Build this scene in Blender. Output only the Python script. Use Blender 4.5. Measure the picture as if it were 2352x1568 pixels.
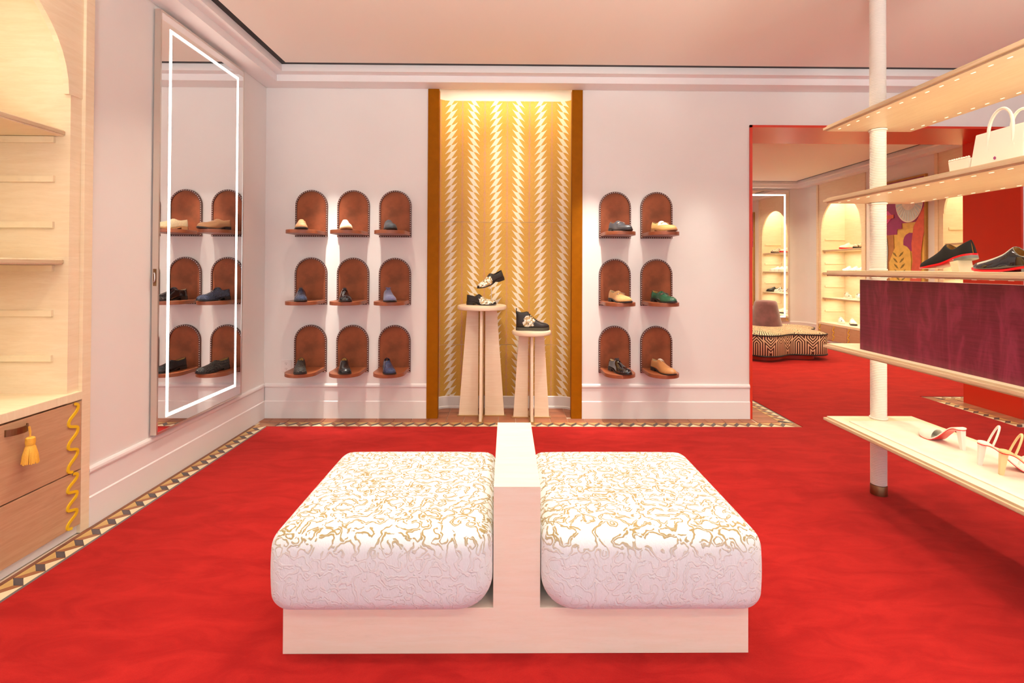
import bpy, bmesh, math, random
from mathutils import Vector, Matrix
random.seed(7)
for o in list(bpy.data.objects): bpy.data.objects.remove(o, do_unlink=True)
scn = bpy.context.scene
COL = scn.collection
PI = math.pi
# ------------------------------------------------------------------ camera
def make_camera():
    f, pitch, yaw, roll, sy = 1142.97, 0.00938, 0.00971, 0.00447, 180.43
    fwd = Vector((math.sin(yaw)*math.cos(pitch), math.cos(yaw)*math.cos(pitch), math.sin(pitch)))
    right = Vector((math.cos(yaw), -math.sin(yaw), 0))
    up = right.cross(fwd)
    r2 = right*math.cos(roll) + up*math.sin(roll)
    u2 = -right*math.sin(roll) + up*math.cos(roll)
    cd = bpy.data.cameras.new('camera'); cd.sensor_width = 36; cd.sensor_fit = 'HORIZONTAL'
    cd.lens = f*36/2352; cd.shift_y = -sy/2352; cd.clip_start = .02
    c = bpy.data.objects.new('camera', cd); COL.objects.link(c)
    c.matrix_world = Matrix(((r2.x, u2.x, -fwd.x, 0), (r2.y, u2.y, -fwd.y, 0), (r2.z, u2.z, -fwd.z, 1.3), (0, 0, 0, 1)))
    scn.camera = c
make_camera()
# ------------------------------------------------------------------ world, exposure
w = bpy.data.worlds.new('world'); scn.world = w; w.use_nodes = True
bg = w.node_tree.nodes['Background']; bg.inputs[0].default_value = (0.86, 0.98, 1.06, 1); bg.inputs[1].default_value = 1.85
vs = scn.view_settings
vs.view_transform = 'Standard'; vs.look = 'None'; vs.gamma = 1; vs.use_curve_mapping = False; vs.exposure = 0.29
scn.display_settings.display_device = 'sRGB'
scn.cycles.use_light_tree = False
# ------------------------------------------------------------------ lamps of the room and added fill
def spot(name, loc, tgt, e, ang=60, blend=.6, rad=.04, col=(1, .86, .70)):
    l = bpy.data.lights.new(name, 'SPOT'); l.energy = e; l.spot_size = math.radians(ang); l.spot_blend = blend
    l.shadow_soft_size = rad; l.color = col
    o = bpy.data.objects.new(name, l); COL.objects.link(o); o.location = loc
    o.rotation_euler = (Vector(tgt)-Vector(loc)).to_track_quat('-Z', 'Y').to_euler()
    return o
def area(name, loc, tgt, e, sx, sy=None, col=(1, .86, .70), spread=180):
    l = bpy.data.lights.new(name, 'AREA'); l.energy = e; l.color = col
    l.shape = 'RECTANGLE' if sy else 'DISK'; l.size = sx
    if sy: l.size_y = sy
    l.spread = math.radians(spread)
    o = bpy.data.objects.new(name, l); COL.objects.link(o); o.location = loc
    o.rotation_euler = (Vector(tgt)-Vector(loc)).to_track_quat('-Z', 'Y').to_euler()
    return o
WARM = (1, .82, .52); NEUT = (1, .86, .67)
ZS = 2.94
# unseen spots under bare ceiling, clear of the slot, for streaks down the wall
for x, e in ((-1.50, 300), (-1.12, 110), (-1.90, 60), (.72, 260), (1.11, 110), (1.66, 60)):
    spot('wall_streak_spot', (x, 3.85, 2.93), (x, 4.29, .50), e, 30, 1.0, .012, (1, .93, .82))
# downlights over the floor
for x, y, e in ((-1.1, 2.9, 75), (.5, 3.0, 75), (1.6, 3.2, 60), (-1.2, 1.4, 62), (.1, 2.35, 55), (1.35, 1.5, 62), (3.2, 3.0, 75), (3.2, 1.2, 70), (-.9, -.4, 60), (.9, -.4, 60), (2.6, -.6, 60)):
    area('downlight', (x, y, ZS), (x, y, 0), e*.125, .16, None, NEUT, 104)
# unseen fill lamps added behind the camera to brighten the ceiling
for x, e in ((-1.2, 21), (.5, 26), (2.3, 26), (4.2, 18)): area('ceiling_fill', (x, -.1, 1.45), (x, .75, 2.96), e, .35, None, (1, .98, .90), 124)
# light in the head of the niche
area('niche_light', (-.02, 4.40, 2.97), (-.02, 4.50, 0), 4.5, 1.05, .10, WARM, 160)
for tz, e in ((2.15, 62), (1.45, 76), (.75, 48)): spot('niche_spot', (-.05, 3.2, ZS), (-.02, 4.6, tz), e, 32, 1.0, .03, NEUT)
# far room
for x, y, e in ((2.6, 6.2, 70), (4.2, 6.2, 80), (3.4, 7.8, 70), (4.8, 8.2, 60), (1.6, 8.2, 60)):
    area('downlight', (x, y, ZS), (x, y, 0), e*.31, .16, None, WARM, 130)

# ------------------------------------------------------------------ materials
M = {}
def newmat(name):
    m = bpy.data.materials.new(name); m.use_nodes = True
    nt = m.node_tree; b = nt.nodes['Principled BSDF']
    M[name] = m
    return m, nt, b
class N:
    """tiny node helper"""
    def __init__(s, nt): s.nt = nt
    def n(s, typ, **kw):
        nd = s.nt.nodes.new(typ)
        for k, v in kw.items(): setattr(nd, k, v)
        return nd
    def l(s, a, b): s.nt.links.new(a, b)
    def val(s, sock, v):
        if hasattr(v, 'is_output'): s.l(v, sock)
        else: sock.default_value = v
    def m(s, op, a, b=None, c=None, clamp=False):
        nd = s.n('ShaderNodeMath', operation=op, use_clamp=clamp)
        s.val(nd.inputs[0], a)
        if b is not None: s.val(nd.inputs[1], b)
        if c is not None: s.val(nd.inputs[2], c)
        return nd.outputs[0]
    def mix(s, f, a, b):
        nd = s.n('ShaderNodeMix', data_type='RGBA')
        s.val(nd.inputs[0], f)
        for i, v in ((6, a), (7, b)):
            if hasattr(v, 'is_output'): s.l(v, nd.inputs[i])
            else: nd.inputs[i].default_value = (*v, 1)
        return nd.outputs[2]
    def coord(s, which='Object', scale=(1, 1, 1)):
        tc = s.n('ShaderNodeTexCoord'); mp = s.n('ShaderNodeMapping')
        mp.inputs['Scale'].default_value = scale
        s.l(tc.outputs[which], mp.inputs[0]); return mp.outputs[0]
    def noise(s, vec, scale=5, detail=3, rough=.5, dist=0):
        nd = s.n('ShaderNodeTexNoise'); s.l(vec, nd.inputs['Vector'])
        nd.inputs['Scale'].default_value = scale; nd.inputs['Detail'].default_value = detail
        nd.inputs['Roughness'].default_value = rough; nd.inputs['Distortion'].default_value = dist
        return nd.outputs[0]
    def ramp(s, f, lo, hi):
        nd = s.n('ShaderNodeMapRange'); nd.interpolation_type = 'SMOOTHSTEP'
        s.val(nd.inputs[0], f); nd.inputs[1].default_value = lo; nd.inputs[2].default_value = hi
        return nd.outputs[0]
    def bump(s, h, b, strength=.3, dist=.01):
        nd = s.n('ShaderNodeBump'); nd.inputs['Strength'].default_value = strength; nd.inputs['Distance'].default_value = dist
        s.l(h, nd.inputs['Height']); s.l(nd.outputs[0], b.inputs['Normal'])
def plain(name, c, rough=.5, metal=0, spec=.5, var=0, vscale=8, bump=0, bscale=60, coat=0, sheen=0, emit=None, es=1):
    m, nt, b = newmat(name); k = N(nt)
    b.inputs['Roughness'].default_value = rough; b.inputs['Metallic'].default_value = metal
    b.inputs['Specular IOR Level'].default_value = spec
    b.inputs['Base Color'].default_value = (*c, 1); b.inputs['Coat Weight'].default_value = coat
    b.inputs['Sheen Weight'].default_value = sheen
    v = k.coord()
    if var:
        f = k.noise(v, vscale, 4)
        k.l(k.mix(k.ramp(f, .3, .7), [x*(1-var) for x in c], [min(1, x*(1+var)) for x in c]), b.inputs['Base Color'])
    if bump: k.bump(k.noise(v, bscale, 3), b, bump, .004)
    if emit:
        b.inputs['Emission Color'].default_value = (*emit, 1); b.inputs['Emission Strength'].default_value = es
    return m
def wood(name, c1, c2, scale=(3, 3, 30), rough=.42, fig=.25):
    m, nt, b = newmat(name); k = N(nt)
    v = k.coord('Object', scale)
    f = k.noise(v, 1.6, 4, .6, .6)
    v2 = k.coord('Object', tuple(x*.8 for x in scale)); g = k.noise(v2, 7, 2, .5, 1.2)
    col = k.mix(k.ramp(f, .3, .75), c1, c2)
    col = k.mix(k.m('MULTIPLY', k.ramp(g, .5, .8), fig), col, [x*.78 for x in c1])
    k.l(col, b.inputs['Base Color'])
    b.inputs['Roughness'].default_value = rough; b.inputs['Specular IOR Level'].default_value = .35
    return m
plain('wall', (.80, .775, .75), .75, var=.015, vscale=2)
plain('ceil', (.82, .765, .69), .85)
plain('trimwhite', (.82, .80, .80), .5)
plain('black', (.006, .006, .006), .7)
wood('maple', (.82, .67, .46), (.87, .74, .54))
wood('maple_h', (.83, .70, .48), (.88, .77, .55), (30, 3, 3))
wood('maple_drawer', (.50, .29, .165), (.57, .35, .21), (3, 20, 40), .45, .35)
wood('maple_bench', (.88, .74, .60), (.90, .79, .67), (3, 20, 26), .5, .16)
wood('maple_ped', (.82, .66, .48), (.87, .73, .56), (3, 8, 60), .5, .3)
wood('maple_edge', (.56, .41, .25), (.66, .50, .33), (3, 3, 90), .5, .2)
plain('amber', (.29, .092, .001), .55, spec=.06, var=.06, vscale=20)
plain('redlac', (.64, .040, .016), .32, spec=.45)
plain('leather', (.235, .066, .026), .62, spec=.25, var=.28, vscale=7, bump=.15, bscale=120)
plain('leatherdark', (.085, .02, .010), .45, var=.1)
plain('shelfwood', (.27, .075, .028), .38, var=.12, vscale=12)
plain('silver', (.72, .66, .60), .28, metal=1)
plain('brass', (.70, .50, .24), .3, metal=1)
plain('bronze', (.26, .15, .075), .38, metal=1)
plain('mirror', (.93, .92, .91), .0, metal=1)
plain('glow', (1, 1, 1), .5, emit=(1, .88, .74), es=7)
plain('led', (1, 1, 1), .5, emit=(1, .80, .50), es=1.1)
plain('stud', (.80, .68, .62), .35, metal=.3)
plain('plastic', (.82, .78, .76), .4)
plain('slot', (.02, .018, .018), .6)
plain('velvet', (.16, .055, .060), .9, sheen=.5, var=.2, vscale=9)
plain('piping', (.006, .005, .008), .6)
plain('yellow', (.80, .52, .012), .45)
plain('thread', (.86, .46, .05), .55, bump=.5, bscale=200)
plain('padwhite', (.83, .76, .66), .42, var=.05, vscale=14)
plain('bagwhite', (.86, .79, .68), .4)
plain('rope', (.82, .77, .70), .8)
# tiles
plain('terracotta', (.33, .12, .060), .5, var=.25, vscale=3)
plain('t_dark', (.075, .06, .065), .45, var=.1)
plain('t_brown', (.30, .115, .05), .45, var=.15)
plain('t_gold', (.54, .34, .12), .45, var=.08)
plain('t_cream', (.76, .64, .42), .45, var=.04)
plain('t_strip', (.19, .065, .03), .5, var=.15)
plain('t_grey', (.13, .115, .115), .5, var=.1)
plain('grout', (.62, .50, .40), .8)
def carpet_mat():
    m, nt, b = newmat('carpet'); k = N(nt)
    v = k.coord(); v2 = k.coord('Object', (2.6, 6.5, 1))
    a = k.noise(v2, 1.5, 5, .62, .8); c = k.noise(v, 420, 2, .6)
    col = k.mix(k.ramp(a, .30, .72), (.29, .006, .006), (.40, .013, .011))
    col = k.mix(k.m('MULTIPLY', k.ramp(c, .35, .65), .25), col, (.23, .006, .007))
    k.l(col, b.inputs['Base Color']); b.inputs['Roughness'].default_value = .95
    b.inputs['Specular IOR Level'].default_value = .1
    b.inputs['Sheen Weight'].default_value = .10; b.inputs['Sheen Roughness'].default_value = .5; b.inputs['Sheen Tint'].default_value = (1, .45, .38, 1)
    h = k.m('ADD', k.m('MULTIPLY', a, .6), k.m('MULTIPLY', c, .35)); k.bump(h, b, .35, .006)
carpet_mat()
def purple_mat():
    m, nt, b = newmat('purple'); k = N(nt)
    v = k.coord('Object', (1, 1.6, 40)); f = k.noise(v, 4, 5, .6); g = k.noise(k.coord('Object', (1, 6, 1.3)), 2, 4, .6, 1.5)
    col = k.mix(k.ramp(f, .3, .7), (.12, .007, .020), (.17, .013, .036))
    col = k.mix(k.m('MULTIPLY', k.ramp(g, .40, .72), .7), col, (.30, .034, .075))  # uneven sheen painted into the plum as lighter blotches
    k.l(col, b.inputs['Base Color']); b.inputs['Roughness'].default_value = .34
    k.bump(f, b, .12, .003)
purple_mat()
def fabric_mat():
    """cream cloth with raised gold vermicelli pile"""
    m, nt, b = newmat('fabric'); k = N(nt)
    v = k.coord('Object', (1, 1, 1))
    wn = k.n('ShaderNodeTexNoise'); k.l(v, wn.inputs['Vector']); wn.inputs['Scale'].default_value = 78; wn.inputs['Detail'].default_value = 0
    mul = k.n('ShaderNodeVectorMath', operation='MULTIPLY_ADD'); k.l(wn.outputs[1], mul.inputs[0]); mul.inputs[1].default_value = (.009,)*3; k.l(v, mul.inputs[2])
    n2 = k.noise(v, 52, 1, .5)
    def iso(scale, level, half):
        eps = .0012; n0 = k.noise(mul.outputs[0], scale, 0, .5); g2 = None
        for ax in ((eps, 0, 0), (0, eps, 0), (0, 0, eps)):
            ad = k.n('ShaderNodeVectorMath', operation='ADD'); k.l(mul.outputs[0], ad.inputs[0]); ad.inputs[1].default_value = ax
            dd = k.m('DIVIDE', k.m('SUBTRACT', k.noise(ad.outputs[0], scale, 0, .5), n0), eps); dd = k.m('MULTIPLY', dd, dd)
            g2 = dd if g2 is None else k.m('ADD', g2, dd)
        d = k.m('DIVIDE', k.m('ABSOLUTE', k.m('SUBTRACT', n0, level)), k.m('ADD', k.m('SQRT', g2), .6))
        return k.m('SUBTRACT', 1, k.ramp(d, half*.55, half))
    line = k.m('MULTIPLY', k.m('MAXIMUM', iso(27, .44, .0028), iso(27, .575, .0028)), k.ramp(n2, .37, .42))
    weave = k.noise(k.coord('Object', (260, 260, 90)), 1, 1)
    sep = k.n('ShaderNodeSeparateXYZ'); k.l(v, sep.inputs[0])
    # velvet sheen painted in by height: pile gold on top, paling down the sides
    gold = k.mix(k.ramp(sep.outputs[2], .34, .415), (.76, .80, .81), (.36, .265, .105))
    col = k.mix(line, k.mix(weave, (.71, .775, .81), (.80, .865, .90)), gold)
    k.l(col, b.inputs['Base Color']); b.inputs['Roughness'].default_value = .85; b.inputs['Sheen Weight'].default_value = .2
    h = k.m('ADD', line, k.m('MULTIPLY', weave, .25)); k.bump(h, b, .5, .005)
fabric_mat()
def zigzag_mat():
    """amber wall covering printed with six columns of cream barbed lozenges (uv in metres)"""
    m, nt, b = newmat('zigzag'); k = N(nt)
    tc = k.n('ShaderNodeTexCoord'); sep = k.n('ShaderNodeSeparateXYZ'); k.l(tc.outputs['UV'], sep.inputs[0])
    u = k.m('DIVIDE', k.m('SUBTRACT', sep.outputs[0], -.523-.1038), .2076)
    v = k.m('DIVIDE', sep.outputs[1], .0624)
    ci = k.m('FLOOR', u); uf = k.m('SUBTRACT', k.m('FRACT', u), .5)
    odd = k.m('MODULO', k.m('ADD', ci, 20), 2)
    sgn = k.m('SUBTRACT', 1, k.m('MULTIPLY', odd, 2))
    us = k.m('MULTIPLY', uf, sgn)
    t = k.m('DIVIDE', k.m('ABSOLUTE', us), .285)
    pos = k.m('GREATER_THAN', us, 0)
    vv = k.m('ADD', k.m('MULTIPLY', pos, v), k.m('MULTIPLY', k.m('SUBTRACT', 1, pos), k.m('SUBTRACT', 1, v)))
    fr = k.m('FRACT', k.m('ADD', k.m('SUBTRACT', vv, k.m('MULTIPLY', t, 1.455)), 100))
    th = k.m('SUBTRACT', k.m('ADD', 1, k.m('MULTIPLY', k.m('POWER', t, 1.8), .455)), k.m('MULTIPLY', t, 1.455))
    white = k.m('MULTIPLY', k.m('LESS_THAN', fr, th), k.m('LESS_THAN', t, 1))
    # mauve arrow marks half-way between the columns
    e = k.m('SUBTRACT', .5, k.m('ABSOLUTE', uf))
    ph = k.m('FRACT', k.m('ADD', k.m('ADD', v, k.m('MULTIPLY', e, 14)), 50))
    arrow = k.m('MULTIPLY', k.m('LESS_THAN', e, .05), k.m('LESS_THAN', ph, .32))
    arrow = k.m('MAXIMUM', arrow, k.m('MULTIPLY', k.m('LESS_THAN', e, .012), k.m('LESS_THAN', k.m('FRACT', v), .55)))
    ns = k.noise(k.coord('Object'), 90, 3)
    col = k.mix(k.ramp(ns, .3, .7), (.62, .36, .062), (.665, .39, .074))
    col = k.mix(k.m('MULTIPLY', arrow, .55), col, (.55, .22, .36))
    col = k.mix(white, col, (.90, .83, .66))
    k.l(col, b.inputs['Base Color']); b.inputs['Roughness'].default_value = .5; b.inputs['Specular IOR Level'].default_value = .3
zigzag_mat()
def maze_mat():
    """labyrinth stripes of the flower ottoman (uv in metres)"""
    m, nt, b = newmat('maze'); k = N(nt)
    tc = k.n('ShaderNodeTexCoord'); sep = k.n('ShaderNodeSeparateXYZ'); k.l(tc.outputs['UV'], sep.inputs[0])
    P = .36; S = .031
    u = k.m('MULTIPLY', k.m('SUBTRACT', k.m('FRACT', k.m('DIVIDE', sep.outputs[0], P)), .5), P)
    au = k.m('ABSOLUTE', u); bu = k.m('SUBTRACT', P/2, au)
    v = k.m('SUBTRACT', k.m('MULTIPLY', k.m('FRACT', k.m('DIVIDE', sep.outputs[1], .40)), .40), .08)
    A = k.m('MAXIMUM', au, k.m('MULTIPLY', k.m('ADD', au, k.m('SUBTRACT', v, .10)), .75))
    B = k.m('MAXIMUM', bu, k.m('MULTIPLY', k.m('ADD', bu, k.m('SUBTRACT', .19, v)), .75))
    h = k.m('MINIMUM', A, B)
    st = k.m('LESS_THAN', k.m('FRACT', k.m('ADD', k.m('DIVIDE', h, S), .25)), .46)
    k.l(k.mix(st, (.055, .012, .008), (.80, .58, .36)), b.inputs['Base Color']); b.inputs['Roughness'].default_value = .7
maze_mat()
def leathers(name, c, rough=.35, kind='', c2=None, coat=0):
    m, nt, b = newmat(name); k = N(nt); v = k.coord()
    b.inputs['Base Color'].default_value = (*c, 1); b.inputs['Roughness'].default_value = rough; b.inputs['Coat Weight'].default_value = coat
    if kind == 'croc':
        vo = k.n('ShaderNodeTexVoronoi'); vo.feature = 'DISTANCE_TO_EDGE'; k.l(v, vo.inputs['Vector']); vo.inputs['Scale'].default_value = 75
        r = k.ramp(vo.outputs[0], 0, .12); k.bump(r, b, .6, .003)
        k.l(k.mix(r, [x*.35 for x in c], c), b.inputs['Base Color'])
    elif kind == 'suede':
        f = k.noise(v, 170, 3); k.l(k.mix(k.ramp(f, .3, .7), [x*.86 for x in c], [min(1, x*1.12) for x in c]), b.inputs['Base Color'])
        b.inputs['Sheen Weight'].default_value = .3; b.inputs['Specular IOR Level'].default_value = .1
    elif kind == 'woven':
        vo = k.n('ShaderNodeTexVoronoi'); vo.voronoi_dimensions = '3D'; k.l(k.coord('Object', (1, .6, .6)), vo.inputs['Vector']); vo.inputs['Scale'].default_value = 190
        vo.inputs['Randomness'].default_value = .25
        r = k.ramp(vo.outputs[0], .2, .5); k.bump(r, b, 1, .003); k.l(k.mix(k.m('SUBTRACT', 1, r), c, (.16, .14, .11)), b.inputs['Base Color'])
    elif kind == 'floral':   # black uppers with a cream and gold floral vamp, t along the shoe
        sep = k.n('ShaderNodeSeparateXYZ'); k.l(v, sep.inputs[0])
        vo = k.n('ShaderNodeTexVoronoi'); k.l(v, vo.inputs['Vector']); vo.inputs['Scale'].default_value = 48
        n1 = k.noise(v, 45, 3); n2 = k.noise(v, 70, 2)
        cy_, cz_, ry_, rz_ = c2
        ey = k.m('DIVIDE', k.m('SUBTRACT', sep.outputs[1], cy_), ry_); ez = k.m('DIVIDE', k.m('SUBTRACT', sep.outputs[2], cz_), rz_)
        dd = k.m('ADD', k.m('ADD', k.m('MULTIPLY', ey, ey), k.m('MULTIPLY', ez, ez)), k.m('MULTIPLY', k.m('SUBTRACT', k.noise(v, 32, 3), .5), 2.2))
        mask = k.m('LESS_THAN', dd, 1)
        fl = k.mix(k.ramp(vo.outputs[0], .50, .56), (.88, .85, .76), (.50, .34, .14))
        fl = k.mix(k.ramp(n2, .58, .62), fl, (.02, .02, .02)); fl = k.mix(k.ramp(n1, .40, .36), fl, (.90, .87, .78))
        k.l(k.mix(mask, c, fl), b.inputs['Base Color'])
    elif kind == 'two':
        sep = k.n('ShaderNodeSeparateXYZ'); k.l(v, sep.inputs[0])
        a = k.m('MULTIPLY', k.m('GREATER_THAN', sep.outputs[2], c2[3]), k.m('MULTIPLY', k.m('GREATER_THAN', sep.outputs[1], .115), k.m('LESS_THAN', sep.outputs[1], .215)))
        k.l(k.mix(a, c, c2[:3]), b.inputs['Base Color'])
    elif kind == 'dots':
        n1 = k.noise(v, 38, 2); k.l(k.mix(k.ramp(n1, .56, .6), c, c2), b.inputs['Base Color'])
    return m
leathers('s_tan', (.40, .20, .09), .4); leathers('s_cream', (.80, .66, .40), .7, 'suede'); leathers('s_slate', (.05, .058, .07), .3)
leathers('s_navycroc', (.035, .05, .10), .22, 'croc', coat=.4); leathers('s_patent', (.006, .005, .006), .08, coat=1)
leathers('s_lilac', (.13, .125, .22), .8, 'suede'); leathers('s_woven', (.008, .008, .009), .5, 'woven'); leathers('s_black', (.014, .014, .015), .26)
leathers('s_navyslip', (.03, .045, .12), .25, 'croc', coat=.3); leathers('s_bit', (.035, .035, .042), .33)
leathers('s_two', (.72, .44, .16), .35, 'two', (.88, .85, .78, .055)); leathers('s_camel', (.56, .31, .12), .8, 'suede')
leathers('s_green', (.018, .095, .045), .22, coat=.3); leathers('s_cognac', (.45, .20, .07), .32); leathers('s_velvet', (.006, .005, .006), .95)
leathers('s_floral', (.022, .015, .013), .6, 'floral', (.205, .050, .070, .050)); leathers('s_hifloral', (.020, .015, .014), .5, 'floral', (.112, .080, .052, .050))
leathers('s_white', (.84, .80, .74), .5); leathers('s_whitedots', (.84, .80, .74), .5, 'dots', (.05, .05, .05)); leathers('s_gold', (.70, .55, .28), .35)
leathers('s_pat', (.70, .55, .42), .5, 'dots', (.10, .05, .05))
plain('sole_dark', (.02, .014, .012), .4); plain('sole_tan', (.38, .19, .08), .45); plain('sole_red', (.72, .006, .012), .2); plain('sole_olive', (.07, .06, .04), .6)
plain('sole_grey', (.16, .16, .15), .35); plain('sole_white', (.82, .80, .76), .5)
plain('lining', (.55, .33, .10), .6); plain('lining_dark', (.02, .015, .013), .7); plain('lining_cream', (.72, .55, .34), .6); plain('lace', (.03, .03, .04), .6); plain('lace_white', (.8, .75, .66), .6)
plain('metal_dark', (.35, .33, .32), .25, metal=1)
# art colours
for nm, c in dict(a_gold=(.66, .38, .09), a_frame=(.42, .22, .05), a_purple=(.30, .025, .14), a_coral=(.62, .10, .06), a_aqua=(.60, .72, .72), a_white=(.85, .80, .70), a_ochre=(.72, .46, .10), a_olive=(.24, .16, .03), a_pink=(.62, .05, .25), a_brown=(.42, .17, .05), a_steel=(.40, .45, .50)).items():
    plain(nm, c, .5, var=.08, vscale=18)

# ------------------------------------------------------------------ mesh helpers
def smooth01(a, b, t): t = max(0, min(1, (t-a)/(b-a))); return t*t*(3-2*t)
def tag(o, label=None, cat=None, group=None, kind=None):
    if label: o['label'] = label
    if cat: o['category'] = cat
    if group: o['group'] = group
    if kind: o['kind'] = kind
    return o
def thing(name, label, cat, loc=(0, 0, 0), rotz=0, group=None):
    o = bpy.data.objects.new(name, None); COL.objects.link(o); o.empty_display_size = .1
    o.location = loc; o.rotation_euler = (0, 0, rotz)
    return tag(o, label, cat, group)
class MB:
    def __init__(s): s.v = []; s.f = []; s.mi = []; s.uv = {}; s.cur = 0
    def add(s, vs, fs):
        n = len(s.v); s.v += [tuple(p) for p in vs]; s.f += [tuple(i+n for i in f) for f in fs]; s.mi += [s.cur]*len(fs); return s
    def box(s, x0, x1, y0, y1, z0, z1):
        return s.add([(x0, y0, z0), (x1, y0, z0), (x1, y1, z0), (x0, y1, z0), (x0, y0, z1), (x1, y0, z1), (x1, y1, z1), (x0, y1, z1)],
                     [(0, 3, 2, 1), (4, 5, 6, 7), (0, 1, 5, 4), (1, 2, 6, 5), (2, 3, 7, 6), (3, 0, 4, 7)])
    def prism(s, poly, a0, a1, axis='z'):
        """extrude a polygon of (p,q) along an axis"""
        def P(p, q, a): return {'z': (p, q, a), 'y': (p, a, q), 'x': (a, p, q)}[axis]
        n = len(poly)
        vs = [P(p, q, a0) for p, q in poly]+[P(p, q, a1) for p, q in poly]
        fs = [tuple(range(n))[::-1], tuple(range(n, 2*n))]+[(i, (i+1) % n, n+(i+1) % n, n+i) for i in range(n)]
        return s.add(vs, fs)
    def lathe(s, prof, n=24, c=(0, 0, 0), cap=True):
        vs = []; fs = []
        for r, z in prof:
            for i in range(n):
                a = 2*PI*i/n; vs.append((c[0]+r*math.cos(a), c[1]+r*math.sin(a), c[2]+z))
        for j in range(len(prof)-1):
            for i in range(n): fs.append((j*n+i, j*n+(i+1) % n, (j+1)*n+(i+1) % n, (j+1)*n+i))
        if cap: fs.append(tuple(range(n))[::-1]); fs.append(tuple(range((len(prof)-1)*n, len(prof)*n)))
        return s.add(vs, fs)
    def tube(s, pts, r, n=8, cap=True, closed=False):
        pts = [Vector(p) for p in pts]; vs = []; fs = []; m = len(pts); pu = None
        for i, p in enumerate(pts):
            if closed: t = pts[(i+1) % m]-pts[i-1]
            else: t = pts[min(i+1, m-1)]-pts[max(i-1, 0)]
            t.normalize()
            ref = pu if pu is not None else (Vector((0, 0, 1)) if abs(t.z) < .9 else Vector((1, 0, 0)))
            a = t.cross(ref)
            if a.length < 1e-6: a = t.cross(Vector((1, 0, 0)))
            a.normalize(); b = a.cross(t); b.normalize(); pu = b
            rr = r[i] if isinstance(r, (list, tuple)) else r
            for j in range(n):
                th = 2*PI*j/n; vs.append(p+(a*math.cos(th)+b*math.sin(th))*rr)
        for i in range(m if closed else m-1):
            for j in range(n): fs.append((i*n+j, i*n+(j+1) % n, ((i+1) % m)*n+(j+1) % n, ((i+1) % m)*n+j))
        if cap and not closed: fs.append(tuple(range(n))[::-1]); fs.append(tuple(range((m-1)*n, m*n)))
        return s.add(vs, fs)
    def mesh(s, name, mats, smooth=False):
        me = bpy.data.meshes.new(name); me.from_pydata(s.v, [], s.f)
        for mt in (mats if isinstance(mats, (list, tuple)) else [mats]): me.materials.append(M[mt])
        me.polygons.foreach_set('material_index', s.mi)
        me.update()
        bm = bmesh.new(); bm.from_mesh(me); bmesh.ops.recalc_face_normals(bm, faces=bm.faces)
        bm.to_mesh(me); bm.free()
        if smooth:
            me.polygons.foreach_set('use_smooth', [True]*len(me.polygons))
            if smooth != 'all': me.set_sharp_from_angle(angle=math.radians(smooth if smooth is not True else 40))
        return me
    def build(s, name, mats, parent=None, smooth=False, bevel=0, loc=None):
        me = s.mesh(name, mats, smooth)
        if bevel:
            bm = bmesh.new(); bm.from_mesh(me)
            es = [e for e in bm.edges if len(e.link_faces) == 2 and e.calc_face_angle(0) > .6]
            bmesh.ops.bevel(bm, geom=es, offset=bevel, segments=2, profile=.7, affect='EDGES'); bm.to_mesh(me); bm.free()
        return link(name, me, parent, loc)
def link(name, me, parent=None, loc=None):
    o = bpy.data.objects.new(name, me); COL.objects.link(o)
    if parent: o.parent = parent
    if loc: o.location = loc
    return o
def part(name, mat, parent, *box, bevel=0): return MB().box(*box).build(name, mat, parent, bevel=bevel)
def struct(name, mb, mat, parent=None, **kw):
    o = mb.build(name, mat, parent, **kw); o['kind'] = 'structure'; return o
def copy_tree(o, parent=None):
    c = o.copy(); COL.objects.link(c); c.parent = parent
    for ch in list(o.children): copy_tree(ch, c)
    return c
def sweep(path, prof, closed_prof=True):
    """profile of (offset to the left of travel, z) swept along a polyline with mitred corners"""
    mb = MB(); P = [Vector(p) for p in path]; n = len(prof); vs = []
    for i, p in enumerate(P):
        d0 = (P[i]-P[i-1]).normalized() if i else None
        d1 = (P[i+1]-P[i]).normalized() if i < len(P)-1 else None
        d0 = d0 or d1; d1 = d1 or d0
        n0 = Vector((-d0.y, d0.x)); n1 = Vector((-d1.y, d1.x)); mv = (n0+n1); mv = mv/(mv.dot(n0))
        for o_, z in prof: q = p+mv*o_; vs.append((q.x, q.y, z))
    fs = []
    for i in range(len(P)-1):
        for j in range(n if closed_prof else n-1):
            k = (j+1) % n; fs.append((i*n+j, i*n+k, (i+1)*n+k, (i+1)*n+j))
    if closed_prof: fs += [tuple(range(n)), tuple(range((len(P)-1)*n, len(P)*n))]
    return mb.add(vs, fs)

# ------------------------------------------------------------------ the shell
D = 4.292; XL = -2.0725
DW = D+.013; XW = XL-.013            # faces of plaster
HC = 2.842; ZC = 2.946; ZT = 3.10
XR = 5.25; YF = -2.6                 # right and front walls of the near room (behind / beside the camera)
NX0, NX1 = -.689, .649               # outer edges of the amber pilasters
OX0, OX1, OZ = 2.104, 4.494, 2.547   # red doorway
YB = 4.831                           # back of the thick wall
FX, FY = 5.697, 9.55                 # far room right and far wall
CW = 1.25; CY0 = 1.253                # recessed cabinet in the left wall
T = .55
struct('wall_back', MB().box(XW-T, NX0-.001, DW, YB, 0, ZT).box(NX1+.001, OX0+.004, DW, YB, 0, ZT).box(OX0+.004, OX1-.004, DW, YB, OZ+.004, ZT)
       .box(OX1-.004, FX+T, DW, YB, 0, ZT).box(NX0, NX1, 4.64, YB, 0, ZT).box(NX0, NX1, DW, 4.64, 3.0, ZT), 'wall')
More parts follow.
